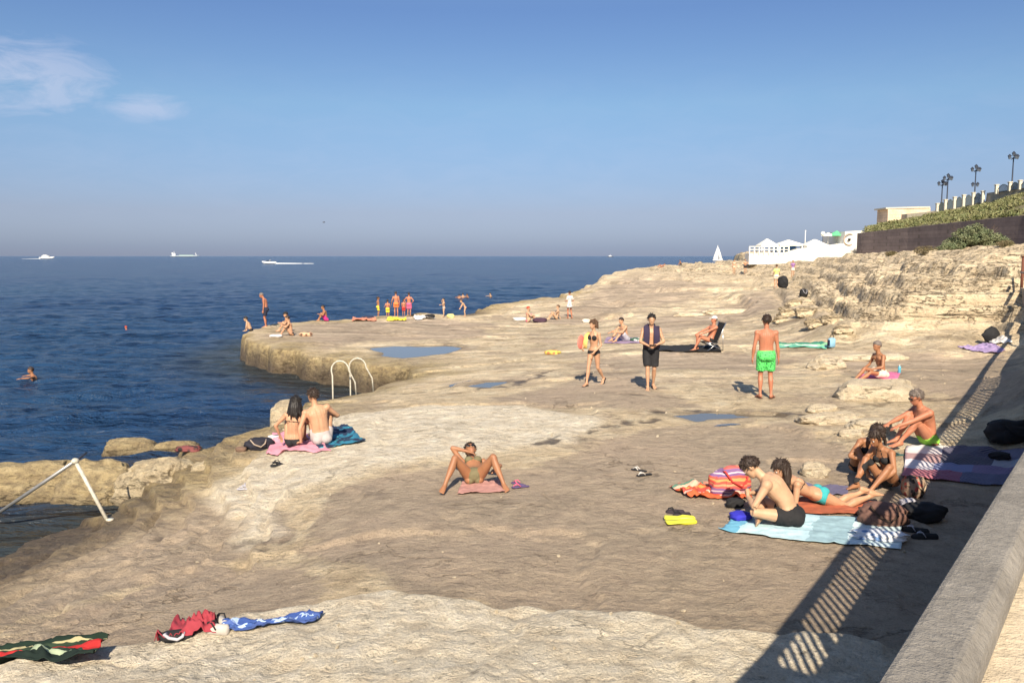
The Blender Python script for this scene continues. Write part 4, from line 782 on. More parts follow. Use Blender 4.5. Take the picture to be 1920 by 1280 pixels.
# the three who stand
P_walk = person(onground(1113, 722), math.pi - R(38), 'woman in a black bikini and flip-flops walking with beach things under her arm',
  dict(pel=(0, 0, .91), up=(0, .02, 1), ch=(.0, .05, 1), face=(.25, 1, -.15), fl=(-.09, -.34, .17), fr=(.08, .22, .085), kl=(0, 1, .1), kr=(0, 1, 0), tl=(-.1, .85, -.62), tr=(0, 1, -.05), hl=(-.16, .20, .93), hr=(.20, .24, 1.0), el=(-.6, -1, 0), er=(.8, -1, 0), hairlen=.16, curl=.9), 1.66, 'f', 'fair', 'long', 'brown', [('bikini_top', BLACK), ('bikini_bottom', BLACK, 1.5), ('flipflops', BLACK, BLACK)], .97, .011)
P_blk = person(onground(1219, 729), math.pi - R(4), 'man in long black shorts walking towards us with a dark towel round his neck',
  dict(pel=(0, 0, .92), up=(0, .02, 1), ch=(0, .1, 1), face=(0, 1, -.55), neck=(0, .3, 1), fl=(-.08, -.12, .10), fr=(.07, .16, .085), tl=(-.2, 1, -.15), tr=(.15, 1, -.05), hl=(-.10, .27, 1.06), hr=(.08, .28, 1.04), el=(-1, -.5, -.4), er=(1, -.5, -.4), curl=1.1, pl=(.6, -.3, 0), pr=(-.6, -.3, 0)), 1.78, 'm', 'fair', 'short', 'black', [('trunks', BLACK, .88, 1.0), ('flipflops', BLACK, BLACK)], .98, .011)
P_grn = person(onground(1434, 746), R(-6), 'man in green spotted swim shorts standing with his bare back to us',
  dict(pel=(0, 0, .93), up=(-.02, .02, 1), ch=(0, .02, 1), face=(-.1, 1, -.5), neck=(0, .25, 1), fl=(-.10, 0, .085), fr=(.12, -.03, .085), tl=(-.25, 1, -.06), tr=(.5, 1, -.06), hl=(-.27, .03, .86), hr=(.27, .05, .80), el=(-.5, -1, 0), er=(.5, -1, 0)), 1.80, 'm', 'red', 'short', 'dark', [('trunks', GSPOT, .78, .9), ('flipflops', cloth('brown_rubber', (.12, .05, .03)), BLACK)], 1.06, .011)
# folding chair man
P_chr = person(onground(1330, 656, .0), LEFT + R(12), 'sunburnt man in a white cap sitting in a low folding chair facing left',
  dict(pel=(0, 0, .36), up=(0, -.42, 1), ch=(0, -.2, 1), face=(0, 1, -.1), fl=(-.13, .60, .085), fr=(.13, .40, .085), kl=(0, .2, 1), kr=(0, .2, 1), hl=(-.22, .40, .58), hr=(.16, .38, .56), el=(-1, -.4, -.5), er=(1, -.4, -.5), pl=(0, 0, -1), pr=(0, 0, -1)), 1.74, 'm', 'red', 'buzz', 'grey', [('briefs', BLACK, .8, .06), ('cap', WHITE)], 1.12, .013)
P_s18 = person(onground(1172, 640, .01), LEFT + R(30), 'man in pale grey shorts sitting and reaching towards his feet behind the two walkers',
  sit(.55, (0, .1, 1), (0, .45, 1), hl=(-.14, .55, .38), hr=(.16, .58, .36), el=(-.6, 0, -1), er=(.6, 0, -1)), 1.76, 'm', 'fair', 'short', 'dark', [('trunks', GREYC, .7, .7)], 1.0, .014)
P_old = person(onground(1652, 712, .04), LEFT + R(14), 'thin tanned person with short greying hair and cream shorts sitting on the bright pink towel',
  dict(pel=(0, 0, .13), up=(0, .14, 1), ch=(0, .3, 1), face=(0, 1, -.3), fl=(-.14, .78, -.02), fr=(.10, .70, -.04), kl=(-.1, .1, 1), kr=(.1, .1, 1), hl=(-.16, .40, .26), hr=(.16, .36, .26), el=(-.6, -.6, -.3), er=(.6, -.6, -.3), pl=(0, 0, -1), pr=(0, 0, -1), tl=(-.1, 1, -.2), tr=(.1, 1, -.2)), 1.68, 'm', 'tan', 'short', 'grey', [('trunks', CREAM, .5, 1.3)], .86, .012)
# pier and shore
far = .018
P_p1 = person(onsea(499, 613, -.4), LEFT + R(10), 'man in dark trunks standing at the corner of the pier looking down at the water', dict(face=(0, 1, -1.0), ch=(0, .25, 1), neck=(0, .8, .8), hl=(-.22, .1, .80), hr=(.22, .1, .80)), 1.78, 'm', 'red', 'buzz', 'grey', [('trunks', NAVY, .8, .8)], 1.05, .016)
P_p2 = person(onsea(470, 622, -.4), LEFT, 'child with dark hair crouching at the very corner of the pier', sit(.3, (0, .3, 1), (0, .6, 1), hl=(-.15, .3, .1), hr=(.15, .3, .1), face=(0, 1, -.6)), 1.3, 'k', 'pale', 'short', 'black', [('briefs', BLACK, .7)], 1, .016)
P_p3 = person(onground(546, 629), LEFT + R(14), 'woman sitting with raised knees near the edge of the pier, nearest the white towel', sit(.46, (0, .05, 1), (0, .35, 1), hl=(-.16, .38, .5), hr=(.16, .38, .5)), 1.68, 'f', 'fair', 'short', 'dark', [('bikini_top', BLACK), ('bikini_bottom', BLACK)], 1, .015)
P_p4 = person(onground(542, 621), LEFT + R(20), 'person in a dark cap sitting just behind the woman on the pier', sit(.46, (0, .05, 1), (0, .3, 1)), 1.74, 'm', 'fair', 'short', 'black', [('trunks', NAVY, .5), ('cap', BLACK)], 1, far)
P_p5 = person(onground(611, 602), LEFT + R(20), 'person in magenta shorts sitting alone on the seaward edge of the pier', sit(.42, (0, .1, 1), (0, .3, 1)), 1.7, 'm', 'tan', 'short', 'black', [('trunks', cloth('magenta_cloth', (.55, .04, .22)), .8, 1.0)], 1, far)
grp = 'family standing at the sea edge of the pier'
P_k1 = person(onsea(709, 590), RIGHT + R(30), 'thin child in yellow trunks at the left end of the family by the water', dict(hl=(-.18, .1, .8)), 1.22, 'k', 'tan', 'short', 'dark', [('trunks', YELL, .8)], .9, far, group=grp)
P_k2 = person(onsea(727, 590), FWD, 'child in bright yellow trunks standing left of the tall adult by the water', dict(hl=(-.22, .0, .95), hr=(.22, .0, .95)), 1.14, 'k', 'red', 'short', 'dark', [('trunks', YELL, .85, 1.2)], 1, far, group=grp)
P_k3 = person(onsea(743, 592), FWD + R(8), 'tall bare-backed adult in orange trunks in the middle of the family by the water', dict(ch=(-.05, .1, 1), hl=(-.32, .1, .9)), 1.55, 'm', 'red', 'short', 'dark', [('trunks', ORANGE, .6)], 1, far, group=grp)
P_k4 = person(onsea(757, 590), FWD, 'small child in red trunks between the two taller figures by the water', dict(), 1.05, 'k', 'red', 'short', 'dark', [('trunks', REDC, .8)], 1, far, group=grp)
P_k5 = person(onsea(767, 592), FWD - R(10), 'person in pink trunks with hands on hips, rightmost of the family by the water', dict(hl=(-.2, .05, 1.0), hr=(.2, .05, 1.0), el=(-1, -.3, 0), er=(1, -.3, 0)), 1.46, 'm', 'red', 'short', 'dark', [('trunks', PINK, .85, 1.2)], 1, far, group=grp)
P_k6 = person(onsea(832, 592), LEFT + R(30), 'pale child throwing both arms out on the rocks by the sea', dict(hl=(-.3, .45, 1.2), hr=(.3, .1, 1.6), el=(-1, 0, -.3), er=(1, 0, .2), fl=(-.2, .1, .085), fr=(.2, -.1, .085)), 1.12, 'k', 'pale', 'short', 'dark', [('briefs', WHITE)], 1, far)
P_k7 = person(onsea(872, 593), LEFT + R(15), 'small pale child bending forward on the rocks by the sea', dict(up=(0, .4, 1), ch=(0, .9, 1), hl=(-.15, .5, .8), hr=(.15, .5, .8), face=(0, 1, -.8)), 1.1, 'k', 'pale', 'short', 'brown', [('briefs', cloth('skin_toned_cloth', (.5, .3, .22)))], .9, far)
P_14 = person(onground(990, 604), RIGHT + R(12), 'person with bright red hair sitting with raised knees on the rocks', sit(.45, (0, -.15, 1), (0, .1, 1), hl=(-.1, .15, .75), hr=(.2, .3, .4)), 1.68, 'f', 'pale', 'short', 'red', [('bikini_top', PINK), ('bikini_bottom', PINK)], 1, far)
P_15 = person(onground(1043, 599), LEFT + R(10), 'woman in a black bikini leaning back with raised knees on the rocks', sit(.5, (0, -.35, 1), (0, -.1, 1), hl=(-.14, .30, .52), hr=(.2, -.3, .1), pr=(0, 0, -1)), 1.66, 'f', 'pale', 'bun', 'brown', [('bikini_top', BLACK), ('bikini_bottom', BLACK)], 1, far)
P_16 = person(onground(1068, 597), RIGHT + R(120), 'standing person in a loose white top and short white skirt among the rocks', dict(fl=(-.12, .0, .085), fr=(.14, -.05, .085), hl=(-.16, .25, 1.1), hr=(.2, .2, 1.1)), 1.7, 'f', 'red', 'short', 'black', [('shirt', WHITE, .02, .75), ('skirt', WHITE, .22)], 1, far)
# far rock hill
ff = .022
person(onground(1265, 496), LEFT, 'person in a white sun hat sitting on the far point', sit(), 1.7, 'm', 'tan', 'short', 'dark', [('trunks', NAVY, .5), ('sunhat', WHITE)], 1, ff, group='people sitting on the far point')
person(onground(1277, 497), LEFT, 'dark haired person sitting just right of the white sun hat on the far point', sit(), 1.7, 'm', 'tan', 'short', 'black', [('trunks', BLACK, .5)], 1, ff, group='people sitting on the far point')
person(onground(1240, 501), LEFT, 'person lying back at the left end of the far point', sit(.5, (0, -1, .4), (0, -1, .5)), 1.7, 'f', 'red', 'short', 'dark', [('bikini_top', REDC), ('bikini_bottom', REDC)], 1, ff, group='people sitting on the far point')
person(onground(1376, 514), CAMW, 'woman in a pale swimsuit standing on the far rocks, left of a pair', dict(), 1.7, 'f', 'fair', 'bun', 'black', [('bikini_top', CREAM), ('bikini_bottom', CREAM)], 1, ff, group='pair standing on the far rocks')
person(onground(1397, 514), CAMW, 'man in black trunks with folded arms standing on the far rocks, right of a pair', dict(hl=(-.1, .2, 1.2), hr=(.1, .2, 1.2), el=(-1, 0, 0), er=(1, 0, 0)), 1.74, 'm', 'fair', 'short', 'brown', [('trunks', BLACK, .5)], 1, ff, group='pair standing on the far rocks')
person(onground(1340, 488), CAMW, 'tiny person left of the white sail on the skyline', sit(), 1.7, 'm', 'tan', 'short', 'dark', [('trunks', REDC, .5)], 1, ff, group='people sitting on the skyline')
person(onground(1356, 488), CAMW, 'tiny person right of the white sail on the skyline', sit(), 1.7, 'm', 'red', 'short', 'dark', [('trunks', NAVY, .5)], 1, ff, group='people sitting on the skyline')
person(onground(1466, 490), LEFT, 'person in red sitting below the white terrace railing', sit(), 1.7, 'f', 'red', 'short', 'dark', [('shirt', REDC)], 1, ff)
person(onground(1455, 540), FWD, 'standing person in a bright yellow top and pale shorts at the head of the ramp', dict(hl=(-.2, .2, .95), hr=(.25, .2, .95)), 1.72, 'f', 'fair', 'short', 'brown', [('shirt', cloth('lemon_cloth', (.62, .70, .22)), .0, .6), ('trunks', CREAM, .5)], 1, .018)
person(onground(1486, 520), CAMW, 'standing person in a purple top above the head of the ramp', dict(hl=(-.2, .2, 1.0), hr=(.2, .2, 1.0)), 1.66, 'f', 'fair', 'short', 'dark', [('shirt', PURP, .0, .6), ('trunks', CREAM, .5)], 1, .018)
# swimmers: heads and arms above the water
def swimmer(u, v, label, sc=1.0, hairc='dark', skin='tan', yaw=0.0, low=0.0, group=None):
    p = P(u, v, SEA)
    person((p[0], p[1], SEA - 1.22 * sc - low), yaw, label, dict(ch=(0, .3, 1), face=(0, 1, .1), hl=(-.45, .45, 1.38), hr=(.5, .3, 1.36), el=(-1, 0, 0), er=(1, 0, 0), pl=(0, 0, -1), pr=(0, 0, -1)), 1.72 * sc, 'm', skin, 'short', hairc, [('trunks', NAVY, .4)], 1, .016, group=group)
swimmer(66, 712, 'swimmer with dark hair in the open water at the left', yaw=R(120))
swimmer(238, 616, 'tiny far swimmer in the open water', .8, 'red', 'red', R(60), .22)
for i, (u, v, l_) in enumerate([(861, 560, 'leftmost of the swimmers off the rocks'), (869, 558, 'second swimmer from the left off the rocks'), (878, 559, 'third swimmer from the left off the rocks'), (921, 557, 'swimmer alone right of the others off the rocks')]):
    swimmer(u, v, l_, 1.0, 'black', 'pale' if i % 2 else 'tan', R(40 * i), group='swimmers off the rocks')
# ------------------------------------------------------------ cloth, bags, shoes
def stripes(name, cols, axis=0, warp=.02, rough=.88):
    if name in _mc: return _mc[name]
    m, t, b = newmat(name); uv = t.nodes.new('ShaderNodeUVMap'); s = t.nodes.new('ShaderNodeSeparateXYZ'); t.links.new(uv.outputs[0], s.inputs[0])
    f = mathn(t, 'ADD', s.outputs[axis], mathn(t, 'MULTIPLY', mathn(t, 'SUBTRACT', noise(t, 4, 3, .5, uv.outputs[0]), .5), warp))
    c = ramp(t, f, cols, 'CONSTANT'); v = objco(t)
    c = mixc(t, 1.0, c, ramp(t, noise(t, 12, 4, .6, v), [(.3, .85), (.7, 1.1)]), 'MULTIPLY'); t.links.new(c, b.inputs['Base Color']); b.inputs['Roughness'].default_value = rough; b.inputs['Specular IOR Level'].default_value = .15
    bump(t, b, noise(t, 160, 3, .6, v), .5, .003); _mc[name] = m; return m
def pattern(name, colA, colB, colC=None, sc=14, kind='voronoi'):
    if name in _mc: return _mc[name]
    m, t, b = newmat(name); v = objco(t); vo = t.nodes.new('ShaderNodeTexVoronoi'); vo.inputs['Scale'].default_value = sc; t.links.new(v, vo.inputs['Vector'])
    c = mixc(t, ramp(t, vo.outputs['Distance'], [(.28, 1.0), (.42, 0.0)]), colA, colB)
    if colC: c = mixc(t, ramp(t, noise(t, sc * .6, 3, .6, v), [(.52, 0.0), (.56, 1.0)]), c, colC)
    t.links.new(c, b.inputs['Base Color']); b.inputs['Roughness'].default_value = .85; _mc[name] = m; return m
def towel(label, px, mat, wr=.02, n=48, m_=48, lift=.012, fold=0.0, name='towel', cat='towel', seed=1, group=None, th=.006, taut=0):
    C4 = [np.array(G(u, v)[:2]) for u, v in px]; s_, t_ = np.meshgrid(np.linspace(0, 1, n), np.linspace(0, 1, m_))
    e = .006 * np.linalg.norm(C4[1] - C4[0])
    XY = ((1 - s_) * (1 - t_))[..., None] * C4[0] + (s_ * (1 - t_))[..., None] * C4[1] + (s_ * t_)[..., None] * C4[2] + ((1 - s_) * t_)[..., None] * C4[3]
    XY = XY + e * np.stack([fbm(s_ * 3 + seed, t_ * 3, 3, seed), fbm(s_ * 3, t_ * 3 + seed, 3, seed + 1)], -1) * 3
    X_, Y_ = XY[..., 0], XY[..., 1]; rid = np.clip(1 - np.abs(fbm(s_ * 2.2 + seed * 3.1, t_ * 2.2, 3, seed)) * 3, 0, 1)
    hz = height(X_, Y_)
    if taut: hb = (1 - s_) * (1 - t_) * hz[0, 0] + s_ * (1 - t_) * hz[0, -1] + s_ * t_ * hz[-1, -1] + (1 - s_) * t_ * hz[-1, 0]; hz = np.maximum(hz, hb + .45 * (hz - hb).max())
    Z_ = hz + lift + wr * .7 * (fbm(s_ * 7 + seed, t_ * 7, 4, seed + 2, .6) * .5 + .5) + wr * 1.3 * rid ** 2 + wr * .8 * np.clip(1 - np.abs(fbm(s_ * 4 - seed, t_ * 5, 2, seed + 4)) * 6, 0, 1) + fold * np.exp(-((s_ - .5) / .25) ** 2 - ((t_ - .5) / .3) ** 2)
    o0 = np.array([X_.mean(), Y_.mean(), Z_.mean()]); V = np.stack([X_, Y_, Z_], -1).reshape(-1, 3) - o0
    i = np.arange((n - 1) * (m_ - 1)); r = i // (n - 1); c = i % (n - 1); k = r * n + c; F = np.stack([k, k + 1, k + n + 1, k + n], 1)
    e1, e2 = C4[1] - C4[0], C4[3] - C4[0]
    if e1[0] * e2[1] - e1[1] * e2[0] < 0: F = F[:, ::-1].copy()
    o = mesh_np(name, V, F, mat); o.location = o0; uvl = o.data.uv_layers.new(name='UVMap'); li = np.empty(len(o.data.loops), np.int32); o.data.loops.foreach_get('vertex_index', li)
    uvl.data.foreach_set('uv', np.stack([s_.ravel(), t_.ravel()], 1)[li].astype(np.float32).ravel())
    md = o.modifiers.new('thickness', 'SOLIDIFY'); md.thickness = th; md.offset = 1
    return tag(o, label, cat, group)
def lump(name, label, cat, u, v, r, mat, yaw=0.0, seed=1, amp=.18, strap=None, vox=.012, dz=0.0, group=None, flat=.8):
    p = onground(u, v, dz); root = thing(name, label, cat, p, yaw, group); bm = bmesh.new(); bmesh.ops.create_icosphere(bm, subdivisions=4, radius=1); V = np.array([x.co[:] for x in bm.verts]); F = np.array([[x.index for x in y.verts] for y in bm.faces]); bm.free()
    V = np.sign(V) * np.abs(V) ** flat; V = V * (1 + amp * fbm(V[:, 0] * 2 + seed, V[:, 1] * 2 + V[:, 2] * 2, 4, seed) + amp * .5 * np.clip(1 - 4 * np.abs(fbm(V[:, 0] * 1.5 + V[:, 2] * 2, V[:, 1] * 2 + seed, 2, seed + 2)), 0, 1))[:, None] * np.array(r)
    V[:, 2] = np.maximum(V[:, 2], -r[2] * .8) + r[2] * .8; mesh_np('body', V, F, mat, root)
    if strap:
        m = MB(); a = r[0]; m.tube([(-a * .5, -r[1] * .3, r[2] * 1.6), (-a * .6, -r[1] * .9, r[2] * 1.75), (-a * .3, -r[1] * 1.15, r[2] * 1.1), (a * .2, -r[1] * 1.25, r[2] * .7), (a * .5, -r[1] * 1.15, r[2] * 1.2), (a * .55, -r[1] * .5, r[2] * 1.7)], [.013] * 6, 8); m.build('strap', strap, root, True)
        m = MB(); m.box((0, -r[1] * .98, r[2] * .8), (a * 1.1, .03, r[2] * .7), bev=.012); m.build('front_pocket', mat, root, True)
    return root
def sandals(label, u, v, yaw, sole, strap, gap=.12, spread=.3, name='flip_flops', cat='flip-flops', L_=.26, shoe=False, group=None):
    p = onground(u, v, .012); root = thing(name, label, cat, p, yaw, group)
    for k, sg in enumerate((-1, 1)):
        m = MB(); c = np.array((sg * gap / 2, sg * .03, 0.)); a = sg * spread; ax = np.array((math.sin(a), math.cos(a), 0)); wd = np.array((math.cos(a), -math.sin(a), 0)); up = np.array((0, 0, 1.)); h_ = .05 if shoe else .012
        m.loft([(c - ax * L_ * .5, wd, up, .015, h_ * .5), (c - ax * L_ * .42, wd, up, .034, h_), (c, wd, up, .036, h_), (c + ax * L_ * .3, wd, up, .05, h_ * .9), (c + ax * L_ * .44, wd, up, .04, h_ * .6), (c + ax * L_ * .5, wd, up, .015, h_ * .4)], 12); o = m.build('shoe' if shoe else 'sole', sole, root, True)
        m = MB()
        for q in (-1, 1): m.tube([c + wd * q * .035 + up * .01, c + wd * q * .028 + ax * .04 + up * (.045 if not shoe else .065), c + ax * .085 + up * (.03 if not shoe else .055), c + ax * .10 + up * .005], .007, 6)
        m.build('strap', strap, o, True)
    return root
# left foreground cloths
towel('dark green, red and yellow striped towel at the bottom left corner', [(-60, 1244), (205, 1214), (176, 1256), (-60, 1282)], stripes('rasta_stripes', [(0, (.015, .03, .02)), (.14, (.45, .40, .22)), (.22, (.03, .05, .03)), (.34, (.42, .03, .03)), (.60, (.02, .04, .03)), (.70, (.35, .42, .28)), (.76, (.015, .025, .02))], 1, .3), .03, seed=3, lift=.02, taut=1)
towel('crumpled dark red cloth left of the blue towel in the foreground', [(330, 1166), (404, 1163), (404, 1192), (288, 1214)], M('wine_cloth', (.30, .035, .05), .85, bs=.5, bd=.003, bscale=220), .05, seed=5, fold=.03, name='cloth', cat='cloth')
towel('blue towel with pale curved print lying right of the dark red cloth', [(420, 1172), (606, 1154), (592, 1168), (412, 1192)], stripes('blue_swirl', [(0, (.04, .08, .26)), (.30, (.30, .40, .62)), (.40, (.07, .12, .34)), (.52, (.42, .55, .75)), (.66, (.05, .10, .30)), (.82, (.06, .10, .28))], 1, 1.2), .03, seed=7)
sandals('black and white shoes between the dark red cloth and the blue towel', 413, 1176, R(60), M('pale_rubber', (.45, .42, .38), .6), BLACK, .1, .4, 'shoes', 'shoes', .2, True)
lump('camera_bag', 'black strap bag lying on the near edge of the dark red cloth', 'bag', 330, 1203, (.13, .05, .04), BLACK, R(10), 3, .2, GREYC, dz=.02)
# couple
towel('pink towel under the woman with long dark hair', [(512, 812), (588, 815), (620, 846), (498, 853)], cloth('rose_cloth', (.62, .27, .34)), .02, seed=2)
towel('dark blue and turquoise printed towel beside the couple', [(596, 806), (648, 798), (686, 828), (590, 843)], pattern('turquoise_print', (.010, .022, .06), (.03, .32, .40), (.02, .16, .26), 4.5), .025, seed=4)
lump('backpack', 'black backpack with pale straps on the shore left of the couple', 'backpack', 487, 842, (.24, .15, .12), cloth('black_nylon', (.018, .018, .028)), R(10), 5, .22, cloth('pale_webbing', (.35, .28, .22)))
lump('cloth', 'white and black cloth bundle between the backpack and the pink towel', 'cloth', 514, 824, (.12, .08, .05), pattern('bw_print', (.6, .58, .55), (.02, .02, .03), None, 12), R(5), 8, .25)
lump('bag', 'small brown bag left of the black backpack', 'bag', 452, 846, (.10, .06, .05), cloth('brown_cloth', (.16, .10, .07)), 0, 9, .2)
sandals('dark flip-flops below the black backpack', 521, 871, R(80), BLACK, BLACK, .13, .5)
sandals('grey flip-flops on the grey rock left of the dark flip-flops', 462, 915, R(70), GREYC, GREYC, .14, .4)
lump('cloth', 'maroon and black clothes dropped at the top of the yellow rock shelf', 'clothes', 354, 846, (.24, .1, .06), pattern('maroon_black', (.18, .05, .05), (.015, .012, .012), None, 7), 0, 12, .3)
# reclining woman
towel('thin dusty pink mat under the reclining woman', [(868, 902), (936, 902), (946, 925), (858, 928)], cloth('dusty_pink', (.42, .22, .19)), .012, seed=6, name='mat', cat='mat')
sandals('purple flip-flops right of the reclining woman', 974, 911, R(75), cloth('violet_rubber', (.10, .07, .16)), PINK, .13, .5)
sandals('black and white sandals lying alone in the middle of the platform', 1203, 887, R(85), BLACK, WHITE, .26, .5, 'sandals', 'sandals')
# right group
towel('crumpled orange and green striped cloth by the striped bag', [(1256, 914), (1395, 898), (1412, 938), (1290, 936)], stripes('orange_multi', [(0, (.48, .22, .16)), (.12, (.10, .22, .16)), (.22, (.60, .38, .28)), (.34, (.62, .10, .05)), (.48, (.70, .25, .08)), (.60, (.45, .08, .06)), (.74, (.66, .42, .34)), (.86, (.60, .12, .05))], 1, .5), .05, seed=9, fold=.05, name='cloth', cat='cloth')
def striped_lump(*a, **k): return lump(*a, **k)
def zstripes(name, cols, sc):
    m, t, b = newmat(name); v = objco(t); s = t.nodes.new('ShaderNodeSeparateXYZ'); t.links.new(v, s.inputs[0])
    f = mathn(t, 'FRACT', mathn(t, 'ADD', mathn(t, 'MULTIPLY', s.outputs[2], sc), mathn(t, 'MULTIPLY', noise(t, 3, 2, .5, v), .5))); c = ramp(t, f, cols, 'CONSTANT'); t.links.new(c, b.inputs['Base Color']); b.inputs['Roughness'].default_value = .85; bump(t, b, noise(t, 120, 3, .6, v), .4, .003); return m
lump('beach_bag', 'big red, orange and violet striped beach bag behind the cross-legged boy', 'bag', 1368, 926, (.30, .16, .21), zstripes('bag_stripes', [(0, (.62, .09, .06)), (.16, (.66, .30, .10)), (.28, (.60, .10, .08)), (.42, (.18, .10, .24)), (.55, (.60, .45, .48)), (.62, (.22, .12, .26)), (.78, (.64, .12, .10)), (.9, (.70, .30, .16))], 4.2), R(20), 15, .16, REDC)
towel('pale blue and white towel with grey middle under the cross-legged boy', [(1392, 962), (1690, 984), (1688, 1031), (1344, 992)], stripes('pale_blue_stripes', [(0, (.16, .42, .58)), (.10, (.46, .66, .72)), (.26, (.42, .60, .68)), (.5, (.28, .42, .48)), (.72, (.55, .68, .72))], 0, .12), .014, 60, 40, seed=11)
towel('orange red towel under the woman lying face down', [(1470, 938), (1650, 946), (1655, 968), (1470, 966)], cloth('coral_cloth', (.36, .10, .05)), .012, seed=13, lift=.02)
towel('purple grey towel beyond the woman lying face down', [(1500, 908), (1590, 912), (1590, 930), (1500, 926)], cloth('mauve_cloth', (.12, .11, .18)), .012, seed=14)
lump('cloth', 'crumpled white and blue cloth on the right end of the pale towel', 'cloth', 1650, 1012, (.30, .13, .045), pattern('white_blue_print', (.62, .66, .72), (.12, .22, .42), (.70, .70, .72), 9), R(-8), 17, .3, dz=.02)
lump('swim_float', 'bright blue folded float on the left corner of the pale towel', 'float', 1388, 975, (.13, .11, .05), cloth('royal_blue', (.03, .03, .42)), R(30), 18, .15, dz=.02)
lump('bag', 'small black bag in front of the striped beach bag', 'bag', 1378, 950, (.12, .08, .07), BLACK, R(10), 19, .2)
# yellow fins and black water shoes
p = onground(1278, 979, .012); fin = thing('swim_fins', 'bright yellow pair of swim fins left of the pale towel', 'fins', p, R(86))
for sg in (-1, 1):
    m = MB(); a = .12 * sg; ax = np.array((math.sin(a), math.cos(a), 0)); wd = np.array((math.cos(a), -math.sin(a), 0)); up = np.array((0, 0, 1.)); c = np.array((sg * .075, 0, .02))
    m.loft([(c - ax * .17, wd, up, .03, .02), (c - ax * .14, wd, up, .045, .035), (c - ax * .02, wd, up, .05, .04), (c + ax * .04, wd, up, .055, .018), (c + ax * .18, wd, up, .085, .009), (c + ax * .20, wd, up, .07, .006)], 14); m.build('fin', M('yellow_rubber', (.74, .72, .05), .4), fin, True)
sandals('black water shoes just behind the yellow fins', 1272, 966, R(88), cloth('charcoal_rubber', (.03, .022, .03)), BLACK, .13, .2, 'water_shoes', 'shoes', .24, True)
lump('handbag', 'brown handbag at the feet of the lying woman', 'bag', 1652, 984, (.27, .17, .15), cloth('brown_leather', (.16, .085, .065), vs=4, var=.3), R(-10), 21, .2, cloth('dark_leather', (.05, .03, .02)))
lump('beach_bag', 'red and beige floral beach bag beside the bent tanned woman', 'bag', 1712, 930, (.15, .13, .16), pattern('floral_print', (.32, .22, .15), (.36, .05, .04), (.05, .04, .03), 13), R(15), 23, .12, cloth('straw_cloth', (.4, .3, .2)))
lump('bag', 'soft black bag in the shadow above the dark sandals', 'bag', 1730, 974, (.26, .17, .12), BLACK, R(5), 25, .22)
lump('cloth', 'grey crumpled cloth between the floral bag and the soft black bag', 'cloth', 1703, 950, (.10, .09, .06), GREYC, 0, 26, .3)
sandals('large black studded sandals in the shadow below the soft black bag', 1725, 1003, R(75), BLACK, GREYC, .20, .2, 'sandals', 'sandals', .3, True)
# patchwork rug by the man in lime briefs
def quilt():
    m, t, b = newmat('patchwork'); uv = t.nodes.new('ShaderNodeUVMap'); s = t.nodes.new('ShaderNodeSeparateXYZ'); t.links.new(uv.outputs[0], s.inputs[0])
    r1 = ramp(t, s.outputs[0], [(0, (.42, .10, .14)), (.28, (.22, .04, .10)), (.52, (.05, .06, .14))], 'CONSTANT'); r2 = ramp(t, s.outputs[0], [(0, (.62, .58, .62)), (.26, (.12, .16, .34)), (.6, (.14, .10, .22))], 'CONSTANT'); r3 = ramp(t, s.outputs[0], [(0, (.35, .20, .20)), (.3, (.02, .025, .06)), (.75, (.30, .32, .38))], 'CONSTANT'); r4 = ramp(t, s.outputs[0], [(0, (.66, .62, .62)), (.3, (.03, .03, .08)), (.8, (.12, .12, .2))], 'CONSTANT')
    f = lambda a: ramp(t, s.outputs[1], [(0, 0.0), (a, 1.0)], 'CONSTANT')
    c = mixc(t, f(.28), r4, r3); c = mixc(t, f(.48), c, r2); c = mixc(t, f(.72), c, r1)
    w = t.nodes.new('ShaderNodeTexWave'); w.inputs['Scale'].default_value = 22; w.wave_type = 'BANDS'; w.bands_direction = 'DIAGONAL'; t.links.new(uv.outputs[0], w.inputs['Vector'])
    c = mixc(t, mathn(t, 'MULTIPLY', ramp(t, w.outputs['Fac'], [(.45, 0.0), (.55, 1.0)]), .22), c, (.65, .6, .58)); t.links.new(c, b.inputs['Base Color']); b.inputs['Roughness'].default_value = .9; return m
towel('blue, red and white patchwork rug in the shadow of the sea wall', [(1700, 838), (1925, 842), (1900, 912), (1692, 898)], quilt(), .02, 40, 40, seed=15, name='rug', cat='rug')
sandals('dark flip-flops at the feet of the man in lime briefs', 1676, 852, R(80), cloth('teal_rubber', (.03, .09, .09)), BLACK, .14, .3)
sandals('pale pink slippers behind the man in lime briefs', 1772, 840, R(80), cloth('pale_pink_rubber', (.5, .32, .3)), WHITE, .13, .3)
lump('backpack', 'black backpack in the deep shadow beyond the patchwork rug', 'backpack', 1890, 828, (.34, .2, .2), BLACK, 0, 27, .2, BLACK)
lump('bag', 'small black bag lying on the far side of the patchwork rug', 'bag', 1874, 862, (.16, .1, .06), BLACK, 0, 28, .2, dz=.02)
